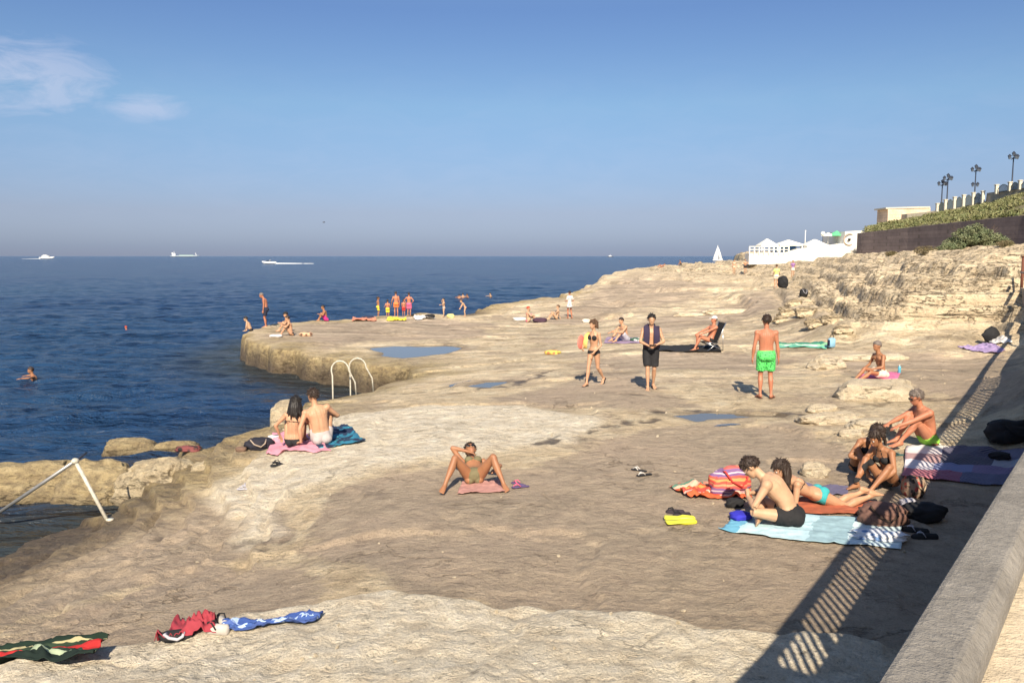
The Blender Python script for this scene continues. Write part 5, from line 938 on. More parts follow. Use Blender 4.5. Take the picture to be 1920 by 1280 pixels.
# green towel and cool bag
towel('mint green and white striped towel right of the man in green shorts', [(1456, 643), (1556, 644), (1548, 655), (1456, 653)], stripes('mint_stripes', [(0, (.05, .22, .16)), (.25, (.30, .58, .34)), (.5, (.55, .70, .60)), (.7, (.14, .42, .30))], 1, .4), .03, seed=17)
root = thing('cool_bag', 'light blue upright cool bag at the right end of the mint green towel', 'cool bag', onground(1559, 652), R(20)); m = MB(); m.box((0, 0, .17), (.24, .16, .32), bev=.04); m.build('body', cloth('sky_blue_cloth', (.24, .46, .62)), root, True); m = MB(); m.tube([(-.08, 0, .33), (-.06, 0, .42), (.06, 0, .42), (.08, 0, .33)], .01); m.build('handle', BLACK, root, True); m = MB(); m.box((-.125, 0, .17), (.02, .12, .2), bev=.008); m.build('side_pocket', NAVY, root, True)
towel('pale violet towel lying near the foot of the rocks at the right', [(1795, 650), (1850, 645), (1885, 658), (1870, 664)], cloth('lilac_cloth', (.36, .27, .46)), .04, seed=18)
towel('white towel just behind the pale violet towel', [(1845, 636), (1880, 634), (1900, 644), (1860, 648)], WHITE, .04, seed=19)
lump('bag', 'black pointed bag leaning behind the violet towel', 'bag', 1858, 641, (.30, .16, .30), BLACK, 0, 29, .15, flat=1.5)
towel('bright pink towel on the rock ledge under the thin greying person', [(1612, 706), (1690, 700), (1680, 720), (1600, 720)], cloth('hot_pink', (.62, .16, .30)), .02, seed=20, lift=.03)
root = thing('water_bottle', 'blue water bottle standing at the right end of the bright pink towel', 'bottle', onground(1686, 702, .03), 0); m = MB(); m.tube([(0, 0, 0), (0, 0, .01), (0, 0, .16), (0, 0, .19)], [.03, .038, .038, .015], 14); m.build('bottle', M('blue_plastic', (.10, .38, .50), .15), root, True); m = MB(); m.tube([(0, 0, .19), (0, 0, .215)], .016, 12); m.build('bottle_cap', WHITE, root, True)
towel('black towel spread under the folding chair', [(1235, 648), (1345, 648), (1352, 661), (1228, 660)], BLACK, .03, seed=21)
towel('violet towel under the man in pale grey shorts', [(1138, 634), (1196, 634), (1204, 644), (1130, 645)], cloth('dull_violet', (.30, .22, .32)), .02, seed=22)
lump('cloth', 'dark green and white cloth behind the man in pale grey shorts', 'cloth', 1196, 640, (.3, .14, .08), pattern('green_white', (.04, .10, .07), (.55, .58, .52), None, 7), 0, 30, .25)
lump('bag', 'yellow and orange bag lying alone left of the walking woman', 'bag', 1036, 664, (.26, .12, .08), pattern('yellow_orange', (.62, .48, .10), (.55, .18, .08), None, 6), 0, 31, .25)
lump('cloth', 'white towel bundle by the woman seated on the pier', 'towel', 517, 632, (.28, .12, .07), WHITE, 0, 32, .25)
lump('bag', 'beige bag right of the woman seated on the pier', 'bag', 574, 630, (.30, .14, .10), pattern('beige_print', (.55, .36, .22), (.12, .06, .04), None, 5), 0, 33, .2)
towel('salmon pink towel left of the family at the water', [(662, 598), (704, 597), (706, 602), (660, 603)], cloth('salmon_cloth', (.55, .22, .14)), .06, seed=23)
towel('bright yellow towel in front of the family at the water', [(727, 597), (762, 597), (762, 602), (724, 602)], YELL, .06, seed=24)
towel('white towel right of the family at the water', [(776, 596), (812, 593), (816, 598), (778, 601)], WHITE, .08, seed=25)
lump('bag', 'dark bag at the right end of the white towel by the water', 'bag', 806, 597, (.3, .2, .14), BLACK, 0, 34, .2)
lump('bag', 'dark bag on the salmon pink towel', 'bag', 690, 598, (.35, .2, .1), NAVY, 0, 35, .2)
lump('bag', 'small yellow bag between the two pale children', 'bag', 845, 596, (.22, .15, .14), cloth('pale_yellow', (.6, .52, .22)), 0, 36, .2)
lump('cloth', 'dark cloth by the person with bright red hair', 'cloth', 1012, 604, (.4, .25, .14), cloth('plum_cloth', (.06, .03, .05)), 0, 37, .2)
lump('cloth', 'white bundle left of the person with bright red hair', 'cloth', 974, 601, (.4, .22, .12), WHITE, 0, 38, .2)
lump('bag', 'pale bag on the rocks right of the standing person in white', 'bag', 1099, 605, (.22, .15, .12), CREAM, 0, 39, .2)
lump('backpack', 'black backpack on the ground beside the person in the yellow top', 'backpack', 1468, 539, (.34, .26, .42), BLACK, 0, 40, .15, BLACK)
lump('backpack', 'black backpack half hidden in the hollow of the rocky slope', 'backpack', 1507, 556, (.22, .18, .24), BLACK, 0, 41, .2, GREYC)
# things carried
def held(name, label, cat, fn, I, mat):
    m = MB(); fn(m); V = m.data()[0]; W_ = np.array([I['w'](p / 1.0) for p in V]); o = mesh_np(name, W_ - W_.mean(0), m.data()[1], mat); o.location = W_.mean(0); return tag(o, label, cat)
I = P_blk
def neck_towel(m):
    A, B_, U = I['lat'], I['fwd'], I['ch']; c = I['p3']
    for sg in (-1, 1):
        pts = [c - B_ * .09 + A * sg * .02 + U * .0, c - B_ * .05 + A * sg * .085 + U * .055, c + B_ * .03 + A * sg * .11 + U * .045, c + B_ * .115 + A * sg * .112 - U * .07, c + B_ * .15 + A * sg * .115 - U * .2, c + B_ * .145 + A * sg * .12 - U * .34, c + B_ * .13 + A * sg * .12 - U * .44]
        sec = []
        for i, p_ in enumerate(pts):
            t = unit(pts[min(i + 1, 6)] - pts[max(i - 1, 0)]); w_ = perp(t, A if i > 1 else U); sec.append((p_, w_, np.cross(t, w_), .072 if i > 1 else .05, .016))
        m.loft(sec, 14)
P_ = held('towel', 'dark navy towel hanging round the neck of the man in long black shorts', 'towel', neck_towel, I, cloth('dark_violet_cloth', (.03, .022, .05)))
held('phone', 'small phone held in the hands of the man with the neck towel', 'phone', lambda m: m.box((I['wl'] + I['wr']) / 2 + I['fwd'] * .08 + np.array((0, 0, .02)), (.15, .08, .02), bev=.006), I, DARKM)
J = P_walk
held('beach_bat', 'round pink beach bat under the arm of the walking woman', 'bat', lambda m: m.ell(J['wr'] * .6 + J['SR'] * .4 + J['lat'] * .12 + J['fwd'] * .02, (.03, .16, .19), (J['lat'], J['fwd'], np.array((0, 0, 1.))), 20, 12), J, cloth('coral_plastic', (.72, .20, .16)))
held('towel', 'yellow towel over the shoulder of the walking woman', 'towel', lambda m: m.loft([(J['SR'] + np.array((-.03, -.06, -.12)), J['lat'], J['fwd'], .04, .02), (J['SR'] + np.array((-.02, -.02, .05)), J['lat'], J['fwd'], .06, .055), (J['SR'] + np.array((.01, .10, -.02)), J['lat'], J['fwd'], .06, .02), (J['SR'] + np.array((.02, .14, -.22)), J['lat'], J['fwd'], .07, .018), (J['SR'] + np.array((.03, .14, -.38)), J['lat'], J['fwd'], .065, .014)], 14), J, cloth('ochre_cloth', (.72, .50, .16)))
# folding chair
cp, cyaw = P_chr['root'].location[:], P_chr['root'].rotation_euler[2]; ch_ = thing('folding_chair', 'low folding beach chair with dark cloth and bright metal frame', 'chair', cp, cyaw); STEEL = M('bright_steel', (.62, .62, .60), .3, 1.0, .05)
def sheet(m, pts, hw, th):
    m.loft([(np.array(p_, float), (1, 0, 0), np.array(n_, float), hw, th) for p_, n_ in pts], 14)
m = MB(); sheet(m, [((0, .22, .27), (0, 0, 1)), ((0, .20, .275), (0, 0, 1)), ((0, 0, .235), (0, .1, 1)), ((0, -.14, .25), (0, .5, 1)), ((0, -.16, .25), (0, .5, 1))], .25, .012); m.build('seat', BLACK, ch_, True)
m = MB(); sheet(m, [((0, -.15, .26), (0, 1, .3)), ((0, -.17, .30), (0, 1, .3)), ((0, -.32, .6), (0, 1, .4)), ((0, -.44, .92), (0, 1, .4)), ((0, -.445, .94), (0, 1, .4))], .24, .012); m.build('backrest', BLACK, ch_, True)
for sg in (-1, 1):
    for a, b in (((sg * .27, .24, .28), (sg * .27, -.40, .0)), ((sg * .27, -.18, .27), (sg * .27, .20, .0)), ((sg * .27, -.46, .96), (sg * .27, -.14, .25))): m = MB(); m.tube([a, b], .014); m.build('leg' if b[2] == 0 else 'back_frame', STEEL, ch_, True)
    m = MB(); m.tube([(sg * .27, .22, .28), (sg * .27, -.16, .26)], .014); m.build('seat_frame', STEEL, ch_, True)
    m = MB(); m.tube([(sg * .29, -.34, .66), (sg * .30, -.36, .0)], .012); m.build('rear_strut', STEEL, ch_, True)
# ------------------------------------------------------------ sea wall and railing on the right
D1 = np.array((.607, .794)); NR = np.array((.794, -.607))
def wp(t, p): return t * D1 - p * NR
RAILZ = 2.64
def concrete(name, col, sc=3.0, dark=.6):
    if name in _mc: return _mc[name]
    m, t, b = newmat(name); v = objco(t); n1 = noise(t, sc, 5, .65, v, .3); n2 = noise(t, sc * 9, 5, .7, v); n3 = noise(t, sc * 40, 3, .7, v)
    c = mixc(t, ramp(t, n1, [(.3, 0.0), (.7, 1.0)]), tuple(x * dark for x in col), col); c = mixc(t, .8, c, ramp(t, n2, [(.3, .72), (.5, 1.0), (.72, 1.22)]), 'MULTIPLY'); c = mixc(t, .7, c, ramp(t, n3, [(.26, .45), (.38, 1.0), (.7, 1.1)]), 'MULTIPLY')
    t.links.new(c, b.inputs['Base Color']); b.inputs['Roughness'].default_value = .85; bump(t, b, mathn(t, 'ADD', n2, mathn(t, 'MULTIPLY', n3, .5)), .7, .012); _mc[name] = m; return m
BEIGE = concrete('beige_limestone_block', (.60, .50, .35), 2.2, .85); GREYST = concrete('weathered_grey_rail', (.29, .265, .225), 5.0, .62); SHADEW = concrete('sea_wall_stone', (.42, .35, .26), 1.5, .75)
def strip(m, pts, off0, off1, z0, z1):             # wall along a polyline, between two side offsets to the right
    pts = [np.array(p) for p in pts]; n = len(pts); nr = []
    for i in range(n):
        d = pts[min(i + 1, n - 1)] - pts[max(i - 1, 0)]; d = d / np.linalg.norm(d); nr.append(np.array((d[1], -d[0])))
    V = []; F = []
    for p, q in zip(pts, nr):
        a = p + q * off0; b = p + q * off1; V += [(*a, z0), (*a, z1), (*b, z1), (*b, z0)]
    for i in range(n - 1):
        for k in range(4): j = (k + 1) % 4; F.append((i * 4 + k, i * 4 + j, i * 4 + 4 + j, i * 4 + 4 + k))
    F += [(3, 2, 1, 0), (4 * n - 4, 4 * n - 3, 4 * n - 2, 4 * n - 1)]; m.add(V, F)
near0, near1 = wp(-2.5, .2), wp(3.3, .2)
m = MB(); strip(m, [wp(-2.5, .2), wp(3.3, .2)], -.06, .45, -.6, RAILZ - .065); tag(m.build('stone_parapet', BEIGE), 'solid beige stone parapet under the grey rail in the bottom right corner', 'parapet')
path = [near1, np.array((3.3, 4.9)), np.array((7.9, 11.7)), np.array((15.6, 23.2)), np.array((17.0, 26.4)), np.array((18.35, 29.8))]
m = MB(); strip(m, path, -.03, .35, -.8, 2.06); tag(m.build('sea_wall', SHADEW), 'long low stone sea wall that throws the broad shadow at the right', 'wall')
m = MB(); strip(m, [wp(-2.5, -.25), wp(3.3, -.2)] + [p + np.array((.30, -.22)) for p in path[1:]], .01, 5.0, 1.2, 1.6); tag(m.build('promenade_pavement', concrete('paving', (.42, .38, .32))), kind='structure')
# dense path sampling for the railing
def walk(pts):
    pts = [np.array(p) for p in pts]; L_ = [0]; 
    for a, b in zip(pts[:-1], pts[1:]): L_.append(L_[-1] + np.linalg.norm(b - a))
    return pts, L_
_pp, _pl = walk(path)
def at(s):
    i = min(max(np.searchsorted(_pl, s) - 1, 0), len(_pp) - 2); d = (_pp[i + 1] - _pp[i]); d = d / np.linalg.norm(d); return _pp[i] + d * (s - _pl[i]), d
rail = thing('railing', 'grey handrail with bars running along the top of the sea wall', 'railing', (*near1, 2.06), 0); rl = np.array((*near1, 2.06))
m = MB(); V = []; F = []; pts = [near0, near1] + path[1:]; n = len(pts); prof = [(-.050, -.030), (-.051, -.004), (-.0495, .019), (-.046, .0245), (-.038, .027), (.024, .0275), (.030, .0255), (.046, .004), (.0485, -.006), (.048, -.030)]
for i, p in enumerate(pts):
    d = pts[min(i + 1, n - 1)] - pts[max(i - 1, 0)]; d = d / np.linalg.norm(d); q = np.array((d[1], -d[0]))
    for a, b in prof: V.append((*(p + q * a), RAILZ - .028 + b))
k = len(prof)
for i in range(n - 1):
    for j in range(k): F.append((i * k + j, i * k + (j + 1) % k, (i + 1) * k + (j + 1) % k, (i + 1) * k + j))
F += [tuple(range(k)), tuple(range((n - 1) * k + k - 1, (n - 1) * k - 1, -1))]; m.add(np.array(V) - rl, F); m.build('handrail', GREYST, rail, False)
IRON = M('painted_grey_iron', (.16, .16, .16), .5)
s_ = 1.0; total = _pl[-1]
while s_ < total:
    p, d = at(s_); m = MB(); m.box(np.array((*p, (2.06 + RAILZ - .06) / 2)) - rl, (.07 if s_ < 8 else .04, .05, RAILZ - .06 - 2.06), math.atan2(d[1], d[0])); m.build('post', IRON, rail); s_ += 2.6
s_ = .1
while s_ < 9.0:
    p, d = at(s_); m = MB(); m.box(np.array((*p, (2.06 + RAILZ - .06) / 2)) - rl, (.05, .014, RAILZ - .06 - 2.06), math.atan2(d[1], d[0])); m.build('bar', IRON, rail); s_ += .135
m = MB(); s_ = 9.2
while s_ < 17:
    for sg in (0, 1):
        p, d = at(s_ + (.5 if sg else 0)); q, _ = at(s_ + (0 if sg else .5)); m.tube([np.array((*p, 2.07)) - rl, np.array((*q, RAILZ - .07)) - rl], .014, 5)
    s_ += .22
o = m.build('wire_mesh', IRON, rail)
rp = thing('railing_post', 'rusty brown post at the far end of the sea wall', 'post', (18.5, 30.0, H(18.5, 30.0) - .05)); m = MB(); m.tube([(0, 0, 0), (0, 0, 1.35)], .05, 8); m.build('post', M('rusty_iron', (.14, .05, .03), .8), rp, True); m = MB(); m.box((0, 0, 1.37), (.16, .16, .05), bev=.02); m.build('post_cap', M('rusty_iron', (.14, .05, .03), .8), rp)

# ------------------------------------------------------------ bathing ladder and inlet handrail
WHT = M('chipped_white_paint', (.52, .49, .40), .4, vs=20, var=.25)
lb = np.array(onground(690, 733)); lad = thing('bathing_ladder', 'white double hooped bathing ladder at the inner corner of the cove', 'ladder', tuple(lb), 0)
for ua, ub, vb, ut, vt in ((624, 668, 735, 642, 677), (657, 700, 727, 675, 672)):
    y = 22.3 if ua == 624 else 23.1; a = np.array(D(ua, vb, y)); b = np.array(D(ub, vb - 2, y + .1)); tp = np.array(D(ut, vt, y)); r = (b - a) * .34; pts = [a - np.array((0, 0, .9)), a, a + (0, 0, .45)]
    hz = tp[2] - a[2]
    for k in range(0, 9):
        an = math.pi * k / 8; c = a + (b - a) * .33 + np.array((0, 0, hz - .26)); pts.append(c + np.array((-math.cos(an) * .24, 0, math.sin(an) * .26)))
    pts += [b + (-.03, 0, .25), b - (0, 0, .15)]; m = MB(); m.tube(np.array(pts) - lb, .021, 10); m.build('side_rail', WHT, lad, True)
a = np.array(D(624, 735, 22.3)); b = np.array(D(657, 727, 23.1))
for k in range(3): m = MB(); m.tube([a - lb - (0, 0, .25 + .28 * k), b - lb - (0, 0, .25 + .28 * k)], .025, 8); m.build('rung', WHT, lad, True)
hb = np.array(onground(206, 974)); hr_ = thing('inlet_handrail', 'slanting white pipe handrail leading down into the small inlet', 'handrail', tuple(hb), 0); yb = hb[1]
tp = np.array(D(141, 864, yb + .1)); m = MB(); m.tube([hb * 0 - (0, 0, .1), tp - hb], .029, 12); m.build('post', WHT, hr_, True)
m = MB(); m.tube([tp - hb, np.array(P(-60, 1000, SEA - .1)) - hb], .03, 12); m.build('sloping_pipe', M('grey_galvanised_pipe', (.30, .30, .29), .45, .6), hr_, True)
m = MB(); m.ell(tp - hb, (.06, .06, .05)); m.build('pipe_joint', WHT, hr_, True)
m = MB(); m.tube([tp - hb + (0.02, 0, 0), np.array(D(162, 848, yb + .6)) - hb], .018, 8); m.build('short_pipe', M('dark_pipe', (.03, .03, .04), .5), hr_, True)
m = MB(); m.tube([(0, 0, -.02), (0, 0, .02)], .06, 10); m.build('foot_plate', WHT, hr_, True)

# ------------------------------------------------------------ retaining wall, bank, promenade
def slab(name, cols, thick, mat, parent=None):     # cols: (u, v_bottom, v_top, distance); solid wall with real thickness
    V = []; F = []; n = len(cols)
    for u, vb, vt, y in cols:
        a = np.array(D(u, vb, y)); b = np.array(D(u, vt, y)); b[0] = a[0]; V += [a, b, b + (0.0, thick, 0), a + (0.0, thick, 0)]
    for i in range(n - 1):
        for k in range(4): j = (k + 1) % 4; F.append((i * 4 + k, i * 4 + 4 + k, i * 4 + 4 + j, i * 4 + j))
    F += [(0, 1, 2, 3), (4 * n - 1, 4 * n - 2, 4 * n - 3, 4 * n - 4)]; m = MB(); m.add(V, F); o = m.build(name, mat, parent); return o
def blockwall(name, c1, c2, w, h):
    m, t, b = newmat(name); br = t.nodes.new('ShaderNodeTexBrick'); mp = t.nodes.new('ShaderNodeMapping'); tcn = t.nodes.new('ShaderNodeTexCoord'); mp.inputs['Rotation'].default_value = (R(90), 0, 0); t.links.new(tcn.outputs['Object'], mp.inputs[0]); t.links.new(mp.outputs[0], br.inputs[0])
    br.inputs['Color1'].default_value = (*c1, 1); br.inputs['Color2'].default_value = (*c2, 1); br.inputs['Mortar'].default_value = (*[x * .6 for x in c1], 1); br.inputs['Scale'].default_value = 1; br.inputs['Brick Width'].default_value = w; br.inputs['Row Height'].default_value = h; br.inputs['Mortar Size'].default_value = .02
    v = objco(t); c = mixc(t, .8, br.outputs[0], ramp(t, noise(t, .6, 5, .7, v), [(.3, .6), (.7, 1.25)]), 'MULTIPLY'); t.links.new(c, b.inputs['Base Color']); b.inputs['Roughness'].default_value = .9; bump(t, b, noise(t, 4, 5, .7, v), .8, .08); return m
DW = blockwall('dark_masonry', (.19, .152, .145), (.14, .112, .112), .9, .4)
dark_cols = [(1613, 478, 437, 106), (1700, 482, 427, 97), (1800, 480, 416, 87), (1925, 474, 403, 76), (2060, 470, 392, 66), (2300, 462, 370, 56)]
tag(slab('retaining_wall', dark_cols, 1.2, DW), 'long dark stone retaining wall above the bare rocks at the right', 'wall')
cols = [(1628, 437, 437, 107, 112), (1660, 432, 429, 102, 120), (1700, 427, 419, 98, 126), (1760, 420, 404, 92, 126), (1800, 416, 398, 88, 122), (1860, 409, 385, 83, 117), (1925, 403, 363, 77, 110), (2060, 392, 342, 67, 100), (2300, 370, 312, 57, 90)]
V = []; F = []; K_ = 14
for i, (u, v0, v1, y0, y1) in enumerate(cols):
    a = np.array(D(u, v0 + 1, y0 + 1.3)); b = np.array(D(u, v1, y1))
    for k in range(K_):
        f = k / (K_ - 1); V.append(a + (b - a) * f + np.array((0, 0, .5 * math.sin(f * math.pi) + .25 * float(fbm(np.array([i * 1.3]), np.array([k * .7]), 3, 1)[0]))))
for i in range(len(cols) - 1):
    for k in range(K_ - 1): F.append((i * K_ + k, (i + 1) * K_ + k, (i + 1) * K_ + k + 1, i * K_ + k + 1))
SOIL = M('dry_grass_soil', (.16, .14, .07), .95, var=.4, vs=.4, bs=.8, bd=.1, bscale=2); bank = mesh_np('hillside', np.array(V), F, SOIL); tag(bank, kind='structure')
def leafmat(name, a, b_):
    m, t, b = newmat(name); v = objco(t); c = mixc(t, ramp(t, noise(t, 1.2, 4, .6, v), [(.35, 0.0), (.65, 1.0)]), a, b_); t.links.new(c, b.inputs['Base Color']); b.inputs['Roughness'].default_value = .7; return m
LEAF = leafmat('scrub_leaves', (.12, .15, .05), (.24, .22, .10)); LEAF2 = leafmat('shrub_leaves', (.11, .15, .07), (.20, .21, .11)); DRY = leafmat('dry_leaves', (.16, .12, .06), (.11, .10, .04))
def leaves(pts, size, rs):                          # small bent leaf quads
    n = len(pts); d = rs.randn(n, 3); d /= np.linalg.norm(d, axis=1, keepdims=True); e = np.cross(d, rs.randn(n, 3)); e /= np.linalg.norm(e, axis=1, keepdims=True); s = size * rs.uniform(.6, 1.4, (n, 1))
    V = np.stack([pts - d * s, pts - e * s * .4, pts + d * s, pts + e * s * .4], 1).reshape(-1, 3); return V, np.arange(n * 4).reshape(-1, 4)
rs = np.random.RandomState(3); V = np.array(V); cl = []
for q in range(620):
    i = rs.randint(len(cols) - 1); k = rs.randint(K_ - 1); a = rs.rand(); b = rs.rand(); p = V[i * K_ + k] * (1 - a) * (1 - b) + V[(i + 1) * K_ + k] * a * (1 - b) + V[i * K_ + k + 1] * (1 - a) * b + V[(i + 1) * K_ + k + 1] * a * b
    r = rs.uniform(.3, .8); n = int(110 * r); d = rs.randn(n, 3); d /= np.linalg.norm(d, axis=1, keepdims=True); cl.append(p + d * (rs.rand(n, 1) ** .4) * np.array((r * 1.4, r, r * .55)) + (0, 0, r * .2))
LV, LF = leaves(np.concatenate(cl), .16, rs); tag(mesh_np('ground_cover', LV, LF, LEAF, smooth=False), 'low green scrub covering the bank above the dark wall', 'scrub', kind='stuff')
# shrub in front of the dark wall
sc = np.array(D(1826, 466, 70)); sh = thing('shrub', 'wide grey green shrub growing at the foot of the dark retaining wall', 'shrub', tuple(sc)); cl = []
for q in range(120):
    a = rs.uniform(-1, 1); hgt = (1 - abs(a) ** 2.2) * 2.15; p = np.array((a * 2.7, rs.uniform(-.9, .9), rs.uniform(.0, 1) * hgt * rs.uniform(.6, 1.0))); r = rs.uniform(.22, .5); n = 150; d = rs.randn(n, 3); d /= np.linalg.norm(d, axis=1, keepdims=True); cl.append(p + d * (rs.rand(n, 1) ** .35) * r * np.array((1.2, 1, .8)))
LV, LF = leaves(np.concatenate(cl), .085, rs); mesh_np('foliage', LV, LF, LEAF2, sh, False); m = MB()
for q in range(14): a = rs.uniform(-.6, .6); m.tube([(a * .8, 0, -.3), (a * 1.8, rs.uniform(-.4, .4), .9), (a * 3.2, rs.uniform(-.7, .7), 1.6 + rs.rand() * .4)], [.05, .03, .012], 6)
m.build('stems', M('bark', (.10, .07, .05), .9), sh)
for i, (u, v, w_, lab) in enumerate([(1735, 474, .9, 'small dry bush on the rocks left of the wide shrub'), (1885, 462, .7, 'little dry bush right of the wide shrub'), (1672, 478, .6, 'smallest tuft on the rocks below the dark wall')]):
    p = onground(u, v, -.05); t_ = thing('bush', lab, 'bush', p); n = 900; d = rs.randn(n, 3); d /= np.linalg.norm(d, axis=1, keepdims=True); q = d * (rs.rand(n, 1) ** .4) * np.array((w_, w_ * .7, w_ * .4)) + (0, 0, w_ * .25); LV, LF = leaves(q, .06, rs); mesh_np('foliage', LV, LF, DRY, t_, False)
    m = MB(); [m.tube([(0, 0, -.1), (math.cos(a) * w_ * .5, math.sin(a) * w_ * .4, w_ * .4)], .015, 5) for a in range(6)]; m.build('stems', bpy.data.materials['bark'], t_)
# sandstone building, promenade wall, balustrade and lamps
SAND = blockwall('sandstone_blocks', (.80, .62, .43), (.74, .57, .40), 1.1, .45); PALEW = concrete('pale_promenade_wall', (.42, .38, .29), .5, .8); CREAMW = concrete('cream_stone', (.62, .58, .46), .8, .9)
b0 = thing('sandstone_building', 'plain sandstone building at the left end of the upper promenade', 'building', D(1700, 430, 136)); bl = b0.location
def sub(o, root):                                   # keep world place while parenting to an Empty that only has a location
    o.parent = root; o.location = (-root.location[0], -root.location[1], -root.location[2]); return o
sub(slab('wall', [(1663, 440, 392, 136), (1742, 440, 390, 138)], 4, SAND), b0); sub(slab('roof_edge', [(1661, 391.8, 389, 135.8), (1744, 389.8, 387, 137.8)], 4.4, CREAMW), b0)
pw = slab('promenade_wall', [(1700, 425, 401, 133), (1742, 412, 397, 130), (1800, 404, 388, 126), (1862, 392, 375, 121), (1864, 388, 360, 119), (1925, 372, 352, 112), (2060, 350, 332, 100)], 2.0, PALEW); tag(pw, 'pale promenade wall above the green bank', 'wall')
GRILLE = M('dark_green_iron', (.07, .09, .09), .5)
posts = [(1757, 396, 383, 127), (1772, 393, 376, 126), (1789, 390, 371, 125), (1806, 387, 367, 124), (1824, 383, 363, 123), (1842, 380, 360, 121), (1868, 362, 348, 118), (1893, 357, 343, 115), (1912, 354, 340, 113), (1935, 351, 336, 111)]
for i, (u, vb, vt, y) in enumerate(posts):
    base = np.array(D(u, vb + 2, y)); h_ = (vb + 2 - vt) * y / FPX; t_ = thing('balustrade_post', '%s cream stone post of the promenade balustrade, counted from the left' % ['first', 'second', 'third', 'fourth', 'fifth', 'sixth', 'seventh', 'eighth', 'ninth', 'tenth'][i], 'post', tuple(base), group='posts of the promenade balustrade')
    m = MB(); m.box((0, 0, h_ / 2), (.4, .4, h_), bev=.03); m.build('shaft', CREAMW, t_); m = MB(); m.box((0, 0, h_ + .06), (.54, .54, .14), bev=.03); m.build('post_cap', CREAMW, t_)
    if i + 1 < len(posts) and i != 5:
        u2, vb2, vt2, y2 = posts[i + 1]; b2 = np.array(D(u2, vb2 + 2, y2)); h2 = (vb2 + 2 - vt2) * y2 / FPX; g_ = thing('iron_grille', 'arched iron grille in the %s bay of the promenade balustrade' % ['first', 'second', 'third', 'fourth', 'fifth', '', 'sixth', 'seventh', 'eighth'][i], 'grille', tuple(base), group='grilles of the promenade balustrade'); dv = b2 - base; m = MB(); pts = []
        for k in range(13):
            f = k / 12; pts.append(dv * (.12 + .76 * f) + np.array((0, 0, (h_ * (1 - f) + h2 * f) * (.55 + .4 * math.sin(f * math.pi)))))
        m.tube(pts, .05, 6); m.build('arch', GRILLE, g_); m = MB()
        for k in range(1, 12): p_ = pts[k]; m.tube([dv * (.12 + .76 * k / 12) + (0, 0, .1), p_], .035, 5)
        m.tube([dv * .12 + (0, 0, .15), dv * .88 + (0, 0, .15)], .04, 5); m.build('bars', GRILLE, g_)
LAMP = M('blue_black_iron', (.025, .032, .05), .45); GLASSL = M('lamp_glass', (.10, .12, .15), .2)
def lamp(u, vb, vt, y, label, low=False):
    b = np.array(D(u, vb, y)); h_ = (vb - vt) * y / FPX; t_ = thing('street_lamp', label, 'street lamp', tuple(b), 0, 'lamps along the promenade'); m = MB(); m.tube([(0, 0, 0), (0, 0, .15), (0, 0, .6), (0, 0, .65), (0, 0, h_ * .86)], [.22, .2, .14, .10, .07], 10); m.build('pole', LAMP, t_, True)
    m = MB(); m.tube([(-.55, 0, h_ * .80), (-.3, 0, h_ * .83), (0, 0, h_ * .82), (.3, 0, h_ * .83), (.55, 0, h_ * .80)], .045, 6); m.tube([(0, -.5, h_ * .80), (0, 0, h_ * .82), (0, .5, h_ * .80)], .045, 6); m.build('cross_arm', LAMP, t_, True)
    for dx, dy, dz in ((-.55, 0, 0), (.55, 0, 0), (0, -.5, 0), (0, 0, h_ * .08)) + (((-.35, 0, -h_ * .45), (.35, 0, -h_ * .45)) if low else ()):
        z0 = h_ * .80 + dz; m = MB(); m.tube([(dx, dy, z0), (dx, dy, z0 + .38)], [.12, .2], 6); o = m.build('lantern', GLASSL, t_); m = MB(); m.tube([(dx, dy, z0 + .38), (dx, dy, z0 + .44), (dx, dy, z0 + .68)], [.27, .24, .03], 6); m.build('lantern_roof', LAMP, o)
lamp(1765, 386, 340, 128, 'shortest iron lamp at the left end of the promenade'); lamp(1775, 384, 328, 127, 'iron lamp just right of the shortest one'); lamp(1827, 372, 311, 123, 'iron lamp with a second lower pair of lanterns', True); lamp(1897, 352, 287, 115, 'tallest iron lamp nearest the right edge')
# ------------------------------------------------------------ white terrace with canopies
WP = M('whitewash', (.80, .78, .70), .8, var=.06, vs=.5, bscale=4); YT = 112
tag(slab('terrace_wall', [(1404, 496, 475, YT), (1478, 494, 473, YT), (1500, 492, 466, YT), (1550, 490, 461, YT), (1583, 486, 456, YT), (1614, 486, 455, YT)], 2, WP), 'low whitewashed terrace wall behind the rocks', 'wall')
tag(slab('white_building', [(1583, 470, 434, YT + .4), (1620, 470, 432, YT - 1), (1636, 470, 431, YT - 2)], 8, WP), 'whitewashed block between the terrace and the dark retaining wall', 'building')
wh = thing('wheel_ornament', 'round rope coloured ring mounted on the white building', 'ornament', D(1592, 449, YT)); m = MB(); m.tube([(math.cos(a) * .75, -.1, math.sin(a) * .75) for a in np.linspace(0, 2 * math.pi, 25)], .08, 8); m.build('ring', concrete('rope', (.50, .38, .30)), wh, True); m = MB(); m.ell((0, -.1, 0), (.2, .12, .2)); m.build('hub', DARKM, wh, True)
